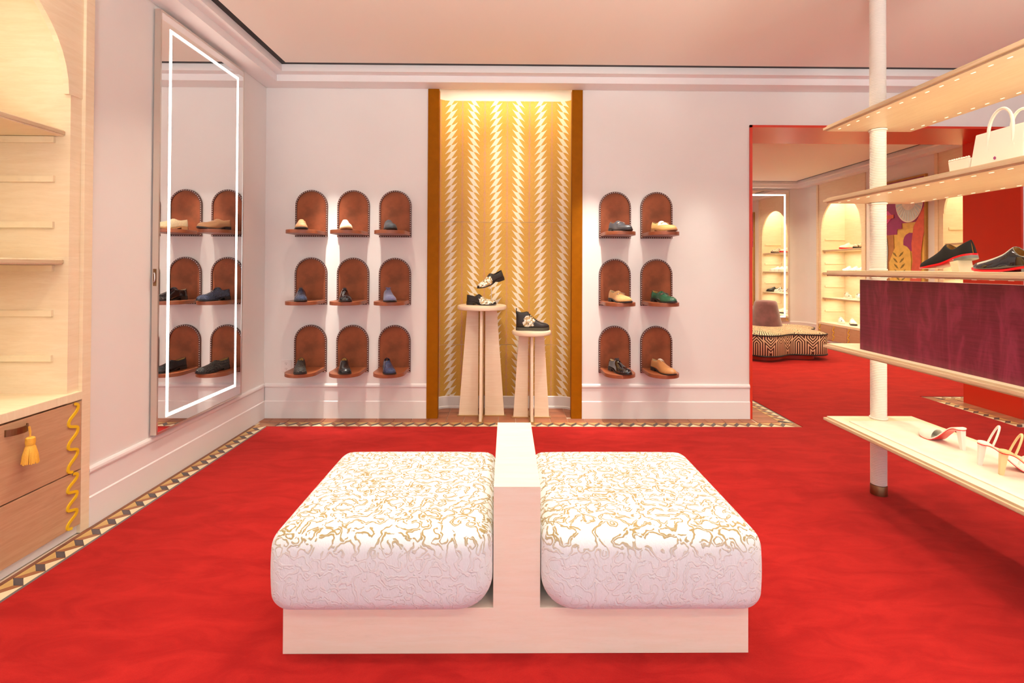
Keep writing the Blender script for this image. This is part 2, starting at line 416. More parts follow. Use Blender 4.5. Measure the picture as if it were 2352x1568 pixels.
struct('wall_left', MB().box(XW-T, XW, CY0+CW, DW, 0, ZT).box(XW-T, XW, YF, CY0, 0, ZT).box(XW-T, XW, CY0, CY0+CW, HC, ZT), 'wall')
struct('wall_right', MB().box(XR, XR+.15, YF, DW, 0, ZT), 'wall')
struct('wall_front', MB().box(XW-T, -1.7, YF-.15, YF, 0, ZT).box(4.9, XR+.15, YF-.15, YF, 0, ZT).box(-1.7, 4.9, YF-.15, YF, 2.75, ZT).box(-1.7, 4.9, YF-.15, YF, 0, .25), 'wall')
wf = MB()
for x in (-1.7, .5, 2.7, 4.86): wf.box(x, x+.05, YF-.10, YF-.04, .25, 2.75)
wf.box(-1.7, 4.9, YF-.10, YF-.04, .25, .30); wf.box(-1.7, 4.9, YF-.10, YF-.04, 2.70, 2.75)
struct('added_window_1', wf, 'trimwhite')  # unseen window, added to let daylight in from behind the camera
so = .278
struct('ceiling', MB().box(XW+so+.013, XR-so, YF, DW-so-.013, ZC, ZT).box(XW-T, XR+.15, YF-.15, DW, ZT, ZT+.05)
       .box(.2, FX-so, YB+so, FY-so, ZC, ZT).box(-.3, FX+T, DW, FY+.3, ZT, ZT+.05), 'ceil')
CP = [(-.01, HC), (.151, HC), (.151, 2.896), (.226, 2.896), (.226, ZC+.09), (-.01, ZC+.09)]
SP = [(.2265, ZC+.006), (.2775, ZC+.006), (.2775, ZC+.08), (.2265, ZC+.08)]
near_path = [(XR, YF), (XR, D), (XL, D), (XL, YF)]
struct('trim_1', sweep(near_path, CP), 'trimwhite')
struct('trim_2', sweep(near_path, SP), 'slot')
rc = .26
corner = [(FX-rc+rc*math.cos(a), FY-rc+rc*math.sin(a)) for a in [PI/2*i/8 for i in range(9)]]
far_path = [(FX, YB)]+corner+[(-.1, FY)]
struct('trim_3', sweep(far_path, CP), 'trimwhite')
struct('trim_4', sweep(far_path, SP), 'slot')
# baseboards
BP = [(-.012, 0), (.004, 0), (.004, .146), (-.002, .152), (-.002, .262), (.003, .268), (.005, .276), (.003, .288), (-.004, .2986), (-.012, .2986)]
struct('baseboard_back', sweep([(NX0, D), (XL, D)], BP), 'trimwhite')
struct('baseboard_doorway', sweep([(OX0, D), (NX1, D)], BP), 'trimwhite')
struct('baseboard_left', sweep([(XL, D-.004), (XL, CY0+CW)], BP), 'trimwhite')
# far room shell
FC = [(9.09, 7.84), (6.56, 5.31)]     # recessed cabinets (far end, near end) in the far right wall
struct('wall_far_right', MB().box(FX, FX+T, FC[1][0], FC[0][1], 0, ZT).box(FX, FX+T, YB, FC[1][1], 0, ZT)
       .box(FX, FX+T, FC[0][1], FC[0][0], HC, ZT).box(FX, FX+T, FC[1][1], FC[1][0], HC, ZT), 'wall')
struct('wall_far', sweep([(FX, FC[0][0])]+corner+[(-.1, FY)], [(-.0, 0), (-.3, 0), (-.3, ZT), (-.0, ZT)]), 'wall', smooth=30)
struct('wall_far_left', MB().box(-.3, -.1, YB, FY, 0, ZT), 'wall')
BP2 = [(.0, 0), (.016, 0), (.016, .146), (.010, .152), (.010, .262), (.015, .276), (.008, .2986), (.0, .2986)]
struct('baseboard_far', sweep([(FX, FC[0][0])]+corner+[(-.1, FY)], BP2), 'trimwhite', smooth=30)
struct('baseboard_far_right', sweep([(FX, FC[1][0]), (FX, FC[0][1])], BP2), 'trimwhite')
# red doorway lining
struct('door_1', MB().box(OX0, OX0+.02, D-.004, YB+.01, 0, OZ).box(OX1-.02, OX1, D-.004, YB+.01, 0, OZ).box(OX0, OX1, D-.004, YB+.01, OZ-.02, OZ), 'redlac')

# ------------------------------------------------------------------ niche
NCX = -.02; NH = .635; NR = .12; NY = 4.622
def niche_path(off=0, n=8):
    x0, x1 = NCX-NH, NCX+NH; r = NR-off
    c0 = (x0+NR, NY-NR); c1 = (x1-NR, NY-NR)
    p = [(x0+off, 4.345), (x0+off, 4.42)]
    for i in range(n+1): a = PI-PI/2*i/n; p.append((c0[0]+r*math.cos(a), c0[1]+r*math.sin(a)))
    for i in range(n+1): a = PI/2-PI/2*i/n; p.append((c1[0]+r*math.cos(a), c1[1]+r*math.sin(a)))
    return p+[(x1-off, 4.42), (x1-off, 4.345)]
def wall_strip(path, z0, z1, thick=.004):
    """curved sheet following the niche, uv in metres"""
    vs = []; fs = []; uv = []; n = len(path)
    s = 0; ss = []
    for i, p in enumerate(path):
        if i: s += math.dist(p, path[i-1])
        ss.append(s)
    # centre the uv so that u equals world x in the flat part
    mid = ss[len(path)//2-1]; off = path[len(path)//2-1][0]-mid
    for z in (z0, z1):
        for i, p in enumerate(path): vs.append((p[0], p[1], z)); uv.append((ss[i]+off, z))
    for i in range(n-1): fs.append((i, i+1, n+i+1, n+i))
    return vs, fs, uv
struct('wall_niche', MB().add(*wall_strip(niche_path(0), 0, 3.0)[:2]), 'wall', smooth='all')
cover = thing('wall_covering', 'amber wall covering printed with cream barbed zigzag columns behind the pedestals', 'wall covering', (0, 0, .11))
for z0, z1 in ((.112, .5835), (.5855, 1.719), (1.721, 2.847)):
    vs, fs, uv = wall_strip(niche_path(.006), z0, z1)
    me = bpy.data.meshes.new('panel'); me.from_pydata([(x, y, z-.11) for x, y, z in vs], [], fs); me.materials.append(M['zigzag'])
    ul = me.uv_layers.new(name='UVMap')
    for l in me.loops: ul.data[l.index].uv = uv[l.vertex_index]
    me.polygons.foreach_set('use_smooth', [True]*len(me.polygons))
    o = link('panel', me, cover)
# curved skirting of the niche (profile to the right of travel = into the niche)
NB = [(0, 0), (-.018, 0), (-.018, .018), (-.012, .024), (-.012, .108), (-.006, .114), (0, .114)]
struct('baseboard_niche', sweep(niche_path(0), NB), 'trimwhite', smooth=30)
for x0, x1, lb in ((NX0, NX0+.0965, 'amber lacquered pilaster edging the niche on the mirror side'), (NX1-.0925, NX1, 'amber lacquered pilaster edging the niche on the red doorway side')):
    p = thing('pilaster', lb, 'pilaster', ((x0+x1)/2, 4.32, 0)); h = (x1-x0)/2
    MB().box(-h, h, -.032, .040, .0, HC-.002).build('post', 'amber', p, bevel=.004)

# ------------------------------------------------------------------ floor: slab, tiles, carpet
floor = struct('floor', MB().box(XW-T, FX+T, YF, FY+.3, -.08, -.004), 'grout')
def tile_mesh(w_, d_, t=.0075, bev=.0012):
    mb = MB().box(-w_/2, w_/2, -d_/2, d_/2, 0, t); me = mb.mesh('floor_tile', 'terracotta')
    return me
tiles = {}
def tile(x0, x1, y0, y1, g=.0022, name='floor_tile', mt='terracotta'):
    x0 += g; x1 -= g; y0 += g; y1 -= g
    if x1-x0 < .008 or y1-y0 < .008: return
    key = (round(x1-x0, 3), round(y1-y0, 3), mt)
    if key not in tiles: tiles[key] = MB().box(-key[0]/2, key[0]/2, -key[1]/2, key[1]/2, 0, .0075).mesh(name, mt)
    o = link(name, tiles[key], floor, ((x0+x1)/2, (y0+y1)/2, -.0055))
TX0, TS = -.364, .1475
TY = [4.189, 4.344, 4.489, 4.636]
def xs(a, b):
    k = math.ceil((a-TX0)/TS); c = [a]
    while TX0+k*TS < b: c.append(TX0+k*TS); k += 1
    return c+[b]
c = xs(XL, OX0)
for i in range(len(c)-1): tile(c[i], c[i+1], TY[0], D if (c[i] < NX0 or c[i+1] > NX1) else TY[1])
c = xs(NX0+.03, NX1-.03)
for i in range(len(c)-1):
    tile(c[i], c[i+1], TY[1], TY[2]); tile(c[i], c[i+1], TY[2], TY[3])
# jamb aprons
def apron(x0, x1, y0, y1, step=.152):
    nx = max(1, round((x1-x0)/step)); ny = max(1, round((y1-y0)/step))
    for i in range(nx):
        for j in range(ny): tile(x0+(x1-x0)*i/nx, x0+(x1-x0)*(i+1)/nx, y0+(y1-y0)*j/ny, y0+(y1-y0)*(j+1)/ny)
apron(OX0+.02, 2.31, TY[0], 4.94); apron(4.33, OX1-.02, TY[0], 4.94); apron(OX1-.02, 4.8, TY[0], D, .15); apron(OX1, 4.9, YB, 4.94)
# ribbon border
P = .0967
def border(origin, dirv, perp, n, wid, stuff=False, label='', phase=0):
    """origin at carpet side, dirv along, perp towards the wall; one zigzag period = dark + brown rhomb, gold + cream triangle"""
    t = .46; g = .0012
    def pt(s, w_): return (origin[0]+dirv[0]*s+perp[0]*w_*wid, origin[1]+dirv[1]*s+perp[1]*w_*wid)
    shapes = (('dark_rhomb_tile', 't_dark', [(0, 0), (P/2, 1-t), (P/2, 1), (0, t)]), ('brown_rhomb_tile', 't_brown', [(P/2, 1-t), (P, 0), (P, t), (P/2, 1)]),
              ('gold_triangle_tile', 't_gold', [(P/2, 1), (P, t), (1.5*P, 1)]), ('cream_triangle_tile', 't_cream', [(0, 0), (P, 0), (P/2, 1-t)]))
    def shrink(poly):
        cx = sum(p[0] for p in poly)/len(poly); cy = sum(p[1] for p in poly)/len(poly)
        return [(cx+(x-cx)*.965, cy+(y-cy)*.965) for x, y in poly]
    if stuff:
        mb = MB()
        for k in range(n):
            for i, (nm, mt, pl) in enumerate(shapes):
                mb.cur = i; mb.prism([pt(x+k*P, y) for x, y in shrink(pl)], -.0055, .002)
        o = mb.build('border_tile_row', [s[1] for s in shapes], floor); o['kind'] = 'stuff'; return
    for nm, mt, pl in shapes:
        me = None
        for k in range(n):
            if me is None:
                b0 = pt(0, 0); me = MB().prism([(a-b0[0], b_-b0[1]) for a, b_ in (pt(x, y) for x, y in shrink(pl))], -.0055, .002).mesh(nm, mt)
            q = pt(k*P, 0); link(nm, me, floor, (q[0], q[1], 0))
def strip(x0, x1, y0, y1, mt, nm):
    L = max(x1-x0, y1-y0); n = max(1, round(L/.29))
    for i in range(n):
        if x1-x0 > y1-y0: tile(x0+(x1-x0)*i/n, x0+(x1-x0)*(i+1)/n, y0, y1, .0008, nm, mt)
        else: tile(x0, x1, y0+(y1-y0)*i/n, y0+(y1-y0)*(i+1)/n, .0008, nm, mt)
XA, XBd = -1.957, -2.045           # band along the left wall: carpet side, wall side
YA, YBd = 4.0795, 4.182            # band along the back wall
y_first = 2.09899-P*.5             # dark rhombs end at 2.099+k*P on the wall side
k0 = 9
border((XA, y_first-k0*P), (0, 1), (-1, 0), 21+k0, XA-XBd)
border((-1.882-P*0, YA), (1, 0), (0, 1), 44, YBd-YA)
strip(XL+.005, XBd, y_first-k0*P, 4.10, 't_strip', 'strip_tile')
strip(XA, -1.937, y_first-k0*P, YA-.018, 't_grey', 'edge_tile')
strip(-1.937, 2.43, YA-.018, YA, 't_grey', 'edge_tile')
tile(XBd, -1.885, YA, YBd, .001, 'corner_tile', 't_brown')
tile(2.372, 2.43, YA, YBd, .001, 'corner_tile', 't_brown')
border((2.412, YA+.11), (0, 1), (-1, 0), 8, .1, True)
strip(2.412, 2.43, YA+.10, 4.97, 't_grey', 'edge_tile')
border((4.232, YA+.02), (0, 1), (1, 0), 8, .1, True); tile(4.233, 4.333, 4.876, 5.034, .001, 'corner_tile', 't_brown'); strip(4.214, 4.232, YA, 5.05, 't_grey', 'edge_tile')
border((4.336, 5.035), (1, 0), (0, -1), 6, .09, True); strip(4.214, 4.9, 5.036, 5.052, 't_grey', 'edge_tile')
carpet = tag(MB().box(-1.937, XR-.004, YF+.004, YA-.018, -.004, .006).box(2.43, 4.214, YA-.018, 5.052, -.004, .006).box(-.095, 2.43, 4.97, 5.052, -.004, .006)
             .box(-.095, FX-.0196, 5.052, FY-.3, -.004, .006).box(-.095, FX-.28, FY-.3, FY-.004, -.004, .006).build('carpet', 'carpet'), 'plain red wool carpet filling the shop floor inside the tiled border', 'carpet')

# ------------------------------------------------------------------ mirror on the left wall
def lit_mirror(name, label, w_, h, inset, sw, loc, rotz, fr=.012):
    """local: faces -y, x 0..w, z 0..h"""
    t = thing(name, label, 'mirror', loc, rotz)
    d = .035
    MB().box(fr, w_-fr, -d+.002, -.002, fr, h-fr).build('glass', 'mirror', t)
    f = MB().box(0, fr, -d, 0, 0, h).box(w_-fr, w_, -d, 0, 0, h).box(fr, w_-fr, -d, 0, 0, fr).box(fr, w_-fr, -d, 0, h-fr, h)
    f.build('frame', 'silver', t)
    i = inset; y0, y1 = -d+.0005, -d+.004
    MB().box(i, i+sw, y0, y1, i, h-i).box(w_-i-sw, w_-i, y0, y1, i, h-i).box(i+sw, w_-i-sw, y0, y1, i, i+sw).box(i+sw, w_-i-sw, y0, y1, h-i-sw, h-i).build('light_strip', 'glow', t)
    return t
lm = lit_mirror('wall_mirror', 'tall silver framed mirror with lit border strip beside the leather shoe shelves', .932, 2.497, .082, .019, (XL-.002, 2.928, .313), PI/2)
pull = MB(); pull.tube([(.0, 0, -.028), (0, -.004, -.02), (0, -.005, 0), (0, -.004, .02), (0, 0, .028)], .0035, 8)
MB().box(-.0005, .003, -.026, -.008, -.05, .05).build('pull_recess', 'bronze', lm, loc=(-.0026, 0, .92), bevel=.0012)
pull.build('pull', 'silver', lm, smooth=True, loc=(-.006, -.016, .92))
lit_mirror('wall_mirror', 'tall mirror with lit border strip behind the patterned flower ottoman', 1.30, 2.53, .085, .026, (5.436-1.30, FY-.001, .286), 0, .02)

# ------------------------------------------------------------------ recessed maple cabinets
def arch_panel(x0, x1, z0, z1, zs, r, y0, y1, n=24):
    """face with an arched opening of radius r springing at zs (open below)"""
    mb = MB(); cx = (x0+x1)/2
    pts = [(cx+r*math.cos(PI*i/n), zs+r*1.0*math.sin(PI*i/n)) for i in range(n+1)]      # right to left
    for i in range(n):
        (xa, za), (xb, zb) = pts[i], pts[i+1]
        mb.prism([(xa, za), (xa, z1), (xb, z1), (xb, zb)], y0, y1, 'y')
    mb.box(x0, cx-r, y0, y1, z0, z1); mb.box(cx+r, x1, y0, y1, z0, z1)
    return mb
def wave(n_per, per, amp, z0, w_=.0062, depth=.004):
    pts = []
    for i in range(n_per*28+1):
        ph = 2*PI*i/28; pts.append((amp*(math.sin(ph)+.07*math.sin(3*ph))/.95, 0, z0-per/(2*PI)*(ph-.50*math.sin(ph))))
    mb = MB(); vs = []; fs = []
    for i, p in enumerate(pts):
        a = pts[max(0, i-1)]; b_ = pts[min(len(pts)-1, i+1)]
        tx, tz = b_[0]-a[0], b_[2]-a[2]; l = math.hypot(tx, tz); nx, nz = -tz/l*w_, tx/l*w_
        vs += [(p[0]+nx, -depth, p[2]+nz), (p[0]-nx, -depth, p[2]-nz), (p[0]+nx, depth, p[2]+nz), (p[0]-nx, depth, p[2]-nz)]
        if i: j = 4*i; fs += [(j-4, j-3, j+1, j), (j-2, j, j+2, j-2+0) if 0 else (j-4, j, j+2, j-2), (j-3, j-1, j+3, j+1)]
    return mb.add(vs, fs)
def cabinet(label, loc, rotz, counter, shelves, cleats, arch_z, arch_r, fronts):
    t = thing('display_cabinet', label, 'cabinet', loc, rotz)
    W_, Dp, st, Hh = CW, .46, .050, HC; si = .112
    fy = -.012                                   # face stands just proud of the plaster
    for x0, x1 in ((0, st), (W_-st, W_)): part('stile', 'maple', t, x0, x1, fy, .02, 0, Hh, bevel=.002)
    for x0, x1 in ((.02, si), (W_-si, W_-.02)): part('side_panel', 'maple', t, x0, x1, .0285, Dp, 0, Hh); part('side_reveal', 'maple', t, min(x0+.030, x1-.062) if x0 < .5 else x0, max(x1-.0, 0) if x0 < .5 else x1-.030, .006, .0285, .05, arch_z)
    part('back_panel', 'maple', t, si, W_-si, Dp-.02, Dp, 0, Hh)
    part('top_panel', 'maple', t, si, W_-si, .0285, Dp-.02, Hh-.03, Hh)
    arch_panel(st, W_-st, arch_z, Hh, arch_z, arch_r, .002, .028).build('arch_panel', 'maple', t, smooth=30)
    part('counter', 'maple_h', t, st, W_-st, fy-.003, Dp-.02, counter-.04, counter, bevel=.003)
    for z in shelves:
        s = part('shelf', 'maple_h', t, si+.002, W_-si-.002, .035, Dp-.022, z-.028, z, bevel=.002)
        part('shelf_lip', 'maple_edge', s, si+.002, W_-si-.002, .029, .035, z-.022, z-.006)
    for z in cleats:
        for x0, x1 in ((si, si+.012), (W_-si-.012, W_-si)): part('cleat', 'maple_h', t, x0, x1, .075, Dp-.03, z-.030, z, bevel=.0015)
    part('kick_plate', 'trimwhite', t, st, W_-st, .006, .02, 0, .045)
    fronts(t, st, W_-st, fy, counter-.04)
    # light hidden behind the arch head and under the shelves
    return t
def lamp_in(loc, e, sx, sy, col=(1, .85, .62)):
    area('cabinet_light', loc, (loc[0], loc[1], 0), e, sx, sy, col, 170)
def near_fronts(t, x0, x1, fy, ztop):
    zsplit = .312
    for z0, z1 in ((zsplit+.003, ztop-.008), (.048, zsplit-.003)):
        d = part('drawer', 'maple_drawer', t, x0+.004, x1-.004, fy-.002, .03, z0, z1, bevel=.002)
        n = round((z1-z0)/.098)
        wv = wave(3, (z1-z0-.004)/3, .026, z1-.002).build('wave_inlay', 'yellow', d, loc=(x1-.052, fy-.0035, 0))
        if z0 > .2:
            h = MB()                               # half-moon bronze pull
            pts = [(.048*math.cos(a), -.030*math.sin(a)) for a in [PI*i/14 for i in range(15)]]
            for i in range(14):
                (xa, ya), (xb, yb) = pts[i], pts[i+1]
                h.prism([(xa, ya), (xb, yb), (xb*.94, yb*.90), (xa*.94, ya*.90)], -.014, .014, 'z')
            h.build('handle', 'bronze', d, smooth=30, loc=(.872, fy-.001, .606))
    return
lc = cabinet('maple display cabinet with arched recess and tasselled drawer, beside the tall silver mirror', (XL-.010, CY0, 0), PI/2, .69, (1.945, 1.332), [.875, 1.088, 1.302, 1.509, 1.727, 1.914], 2.115, .499, near_fronts)
for z, e in ((2.72, 5.0), (1.90, 1.8), (1.29, 2.0)): lamp_in((XL-.20, CY0+CW/2, z), e, .9, .25)
def far_fronts(t, x0, x1, fy, ztop):
    n = 3; wd = (x1-x0)/n
    for i in range(n):
        d = part('door', 'maple_drawer', t, x0+wd*i+.003, x0+wd*(i+1)-.003, fy-.002, .02, .05, ztop-.004)
        wave(3, (ztop-.056)/3, .018, ztop-.006).build('wave_inlay', 'yellow', d, loc=(x0+wd*i+.05, fy-.003, 0))
fsh = (1.644, 1.24, .789)
fcl = [z-.03 for z in fsh]+[1.42, 1.0, .56, 1.85]
for (ya, yb), lb in zip(FC, ('maple display cabinet of white sneakers in the far room, beside the lit mirror', 'maple display cabinet with arched top in the far room, behind the red doorway edge')):
    cabinet(lb, (FX-.004, ya, 0), -PI/2, .346, fsh, fcl, 2.03, .499, far_fronts)
    for z, e in ((2.70, 8), (1.60, 3), (1.20, 3), (.74, 3)): lamp_in((FX+.2, (ya+yb)/2, z), e, .25, .9)
# tassel hanging from the drawer pull
ts = thing('tassel', 'yellow silk tassel hanging from the bronze drawer pull', 'tassel', (XL+.040, 2.152, .452))
MB().tube([(0, 0, .115), (.001, 0, .14), (-.004, 0, .162), (-.008, 0, .160), (-.004, 0, .135), (0, 0, .112)], .0022, 6).build('cord', 'thread', ts, smooth=True)
MB().lathe([(.012, .082), (.0165, .084), (.0175, .098), (.0165, .112), (.012, .116)], 16).build('head', 'thread', ts, smooth=True)
sk = MB()
for r0, n_ in ((.0275, 34), (.020, 20)):
    for i in range(n_):
        a = 2*PI*i/n_+random.random()*.1; j = random.uniform(-.004, .004); c_, s_ = math.cos(a), math.sin(a)
        sk.tube([(.009*c_, .009*s_, .088), (.015*c_, .015*s_, .075), ((r0*.85)*c_, (r0*.85)*s_, .04), (r0*c_, r0*s_, .006+j)], [.002, .003, .003, .0026], 5)
sk.build('skirt', 'thread', ts, smooth=True)

# ------------------------------------------------------------------ shoes
def interp(cp, t):
    for i in range(len(cp)-1):
        if t <= cp[i+1][0]:
            (a, va), (b, vb) = cp[i], cp[i+1]; u = (t-a)/(b-a)
            m0 = (vb-cp[i-1][1])/(b-cp[i-1][0])*(b-a) if i > 0 else (vb-va)
            m1 = (cp[i+2][1]-va)/(cp[i+2][0]-a)*(b-a) if i+2 < len(cp) else (vb-va)
            return (2*u**3-3*u*u+1)*va+(u**3-2*u*u+u)*m0+(-2*u**3+3*u*u)*vb+(u**3-u*u)*m1
    return cp[-1][1]
class Shoe:
    def __init__(s, L=.288, hw=.0485, heelw=.034, toe=2.2, heel=.022, st=.007, H=None, throat=.47, gmax=.46, n=2.25, spring=.010, g0=.003):
        s.L, s.hw, s.heelw, s.toe, s.heel, s.st, s.throat, s.gmax, s.n, s.spring, s.g0 = L, hw, heelw, toe, heel, st, throat, gmax, n, spring, g0
        s.H = H or [(0, .064), (.15, .068), (.3, .066), (.42, .078), (.5, .074), (.62, .060), (.76, .049), (.9, .040), (1, .016)]
    def w(s, t):
        if t < .13: return s.heelw*math.sqrt(max(0, 1-((.13-t)/.13)**2))
        if t < .72: return s.heelw+(s.hw-s.heelw)*smooth01(.30, .72, t)-.003*math.sin(PI*(t-.13)/.45 if t < .58 else 0)
        u = (t-.72)/.28; return s.hw*max(0, (1-u**s.toe))**(1/1.9)
    def cx(s, t): return .007*math.sin(PI*t)*(1 if t < .5 else 1)-.004*smooth01(.6, 1, t)
    def zs(s, t): return s.st+s.heel*(1-smooth01(.22, .56, t))+s.spring*max(0, (t-.72)/.28)**2
    def surf(s, t, a, off=0):
        """a 0..2 across, 1 = top"""
        th = a*PI/2; c_, s_ = math.cos(th), math.sin(th); e = 2/s.n
        w_ = s.w(t)+off; h = interp(s.H, t)+off
        x = -w_*(abs(c_)**e)*(1 if c_ >= 0 else -1); z = h*(abs(s_)**e)
        # lean the vamp edges in, keep heel upright
        return Vector((s.cx(t)+x, t*s.L, s.zs(t)+z))
    def g(s, t):
        c_ = (s.g0+s.throat)/2; h = (s.throat-s.g0)/2
        u = (t-c_)/h
        return s.gmax*math.sqrt(1-u*u) if abs(u) < 1 else 0
    def upper(s, mats):
        ST = [0, .006, .018, .035, .06, .09, .13, .18, .23, .28, .33, .38, .42, .45, s.throat-.012, s.throat, s.throat+.03, .54, .58, .63, .68, .73, .78, .83, .87, .91, .94, .965, .985, .996, 1]
        ST = sorted(set(t for t in ST)); K = 9; vs = []; fs = []
        for t in ST:
            g = s.g(t)
            for k in range(K): vs.append(s.surf(max(t, .0008), (1-g)*k/(K-1)))
            for k in range(K): vs.append(s.surf(max(t, .0008), 2-(1-g)*(K-1-k)/(K-1)))
        n = 2*K
        for i in range(len(ST)-1):
            op = s.g(ST[i]) > 0 or s.g(ST[i+1]) > 0
            for k in range(n-1):
                if k == K-1: continue
                fs.append((i*n+k, i*n+k+1, (i+1)*n+k+1, (i+1)*n+k))
        me = MB().add(vs, fs).mesh('upper', mats)
        bm = bmesh.new(); bm.from_mesh(me); bmesh.ops.remove_doubles(bm, verts=bm.verts, dist=.0004); bmesh.ops.recalc_face_normals(bm, faces=bm.faces)
        # outward orientation: a vertex at the widest left side must point to -x
        f0 = min(bm.faces, key=lambda f: f.calc_center_median().x)
        if f0.normal.x > 0: bmesh.ops.reverse_faces(bm, faces=bm.faces)
        bm.to_mesh(me); bm.free(); me.polygons.foreach_set('use_smooth', [True]*len(me.polygons))
        return me
    def outline(s, t0, t1, grow=0, n=26):
        L_ = []; R_ = []
        for i in range(n+1):
            t = t0+(t1-t0)*(.5-.5*math.cos(PI*i/n)); w_ = max(s.w(t)+grow, .0005); L_.append((s.cx(t)-w_, t)); R_.append((s.cx(t)+w_, t))
        return L_, R_
    def slab(s, t0, t1, grow, ztop, zbot, mats, name, y_grow=0):
        L_, R_ = s.outline(t0, t1, grow); mb = MB(); vs = []; fs = []; n = len(L_)
        for (a, t), (b_, _) in zip(L_, R_):
            y = t*s.L+y_grow*(2*t-1)
            vs += [(a, y, ztop(t)), (b_, y, ztop(t)), (a, y, zbot(t)), (b_, y, zbot(t))]
        for i in range(n-1):
            j = 4*i; fs += [(j, j+1, j+5, j+4), (j+2, j+6, j+7, j+3), (j, j+4, j+6, j+2), (j+1, j+3, j+7, j+5)]
        fs += [(0, 2, 3, 1), (4*n-4, 4*n-3, 4*n-1, 4*n-2)]
        return mb.add(vs, fs)
def shoe(name, label, loc, rotz, mat, sole='sole_dark', lining='lining', style='slip', group=None, S=None, tilt=0, roll=0, heel_mat=None, underside=None, lace='lace', metal='silver', detail=True):
    s = S or Shoe()
    t = thing(name, label, 'shoe', loc, rotz, group); t.rotation_euler = (tilt, roll, rotz)
    o = link('upper', s.upper([mat, lining]), t); md = o.modifiers.new('thick', 'SOLIDIFY'); md.thickness = .0032; md.offset = -1; md.material_offset = 1; md.material_offset_rim = 0
    s.slab(.0, 1.0, .0028, lambda u: s.zs(u)+.0012, lambda u: s.zs(u)-s.st, [sole], 'sole', .0025).build('sole', underside or sole, t, smooth=35)
    if underside: s.slab(.0, 1.0, .0031, lambda u: s.zs(u)+.0014, lambda u: s.zs(u)-s.st*.45, [sole], 'welt', .003).build('welt', sole, t, smooth=35)
    if s.heel > .004: s.slab(.0, .27, .0026, lambda u: s.zs(u)-s.st+.0004, lambda u: .0, [heel_mat or sole], 'heel', .0022).build('heel', heel_mat or sole, t, smooth=35)
    s.slab(.03, .60, -.004, lambda u: s.zs(u)+.004, lambda u: s.zs(u)+.0016, [lining], 'insole').build('insole', lining, t, smooth=35)
    if not detail: return t
    if style in ('bit', 'saddle'):
        vs = []; fs = []; mb = MB()
        T_ = (.535, .555, .60, .62); A_ = [.42+1.16*i/16 for i in range(17)]
        for u in T_:
            for a in A_: vs.append(s.surf(u+.02*abs(a-1), a, .0022 if u in (.555, .60) else .0006))
        for i in range(3):
            for k in range(16): fs.append((i*17+k, i*17+k+1, (i+1)*17+k+1, (i+1)*17+k))
        st_ = mb.add(vs, fs).build('strap', mat, t, smooth='all')
        if style == 'bit':
            for a in (.66, 1.34):
                ctr = s.surf(.582, a, .006); nrm = (s.surf(.582, a, .02)-s.surf(.582, a, 0)).normalized()
                e1 = Vector((0, 1, 0)); e1 = (e1-nrm*e1.dot(nrm)).normalized(); e2 = nrm.cross(e1)
                MB().tube([ctr+(e1*math.cos(q)+e2*math.sin(q))*.0105 for q in [2*PI*i/12 for i in range(12)]], .0022, 6, closed=True).build('buckle', metal, st_, smooth=True)
            MB().tube([s.surf(.582, .66+.68*i/8, .0058) for i in range(9)], .0022, 6).build('bit_bar', metal, st_, smooth=True)
    if style in ('bit', 'saddle', 'moc'):
        pts = [s.surf(.56+.36*math.sin(PI*i/24)**.8, .52+.96*i/24, .0004) for i in range(25)]
        MB().tube(pts, .0013, 5).build('apron_seam', mat, t, smooth=True)
    if style in ('oxford', 'derby'):
        # facings and laces
        for sg in (-1, 1):
            vs = []; fs = []
            for i in range(9):
                u = s.throat-.06+.20*i/8
                for a, of in ((1+sg*.06, .0028), (1+sg*.30, .0026), (1+sg*.36, .0004)): vs.append(s.surf(u, a, of))
            for i in range(8): fs += [(3*i, 3*i+1, 3*i+4, 3*i+3), (3*i+1, 3*i+2, 3*i+5, 3*i+4)]
            MB().add(vs, fs).build('facing', mat, t, smooth='all')
        for k in range(5):
            u = s.throat-.035+.036*k
            MB().tube([s.surf(u, .80+.40*i/6, .0050) for i in range(7)], .0021, 6).build('lace', lace, t, smooth=True)
        if style == 'derby':
            for sg in (-1, 1):
                c0 = s.surf(s.throat+.0, 1, .006)
                MB().tube([c0+Vector((sg*x, y, z)) for x, y, z in ((0, 0, 0), (.010, .006, .005), (.020, .004, .003), (.022, -.006, -.003), (.012, -.006, .001), (0, 0, 0))], .0017, 5).build('bow', lace, t, smooth=True)
    if style in ('cap', 'oxford'):
        MB().tube([s.surf(.80-.02*abs(1-a), a, .0003) for a in [.1+1.8*i/20 for i in range(21)]], .0012, 5).build('cap_seam', mat, t, smooth=True)
    if style == 'vamp':
        pass
    return t
pointy = dict(toe=1.7); 
H_lace = [(0, .062), (.15, .068), (.3, .070), (.40, .085), (.48, .083), (.60, .066), (.74, .050), (.9, .039), (1, .015)]
H_bit = [(0, .066), (.15, .066), (.3, .060), (.42, .080), (.50, .080), (.60, .064), (.74, .049), (.9, .038), (1, .016)]
def S_slip(): return Shoe(throat=.45)
def S_lace(): return Shoe(H=H_lace, throat=.38, toe=2.0)
def S_bit(): return Shoe(H=H_bit, throat=.46, toe=2.4)

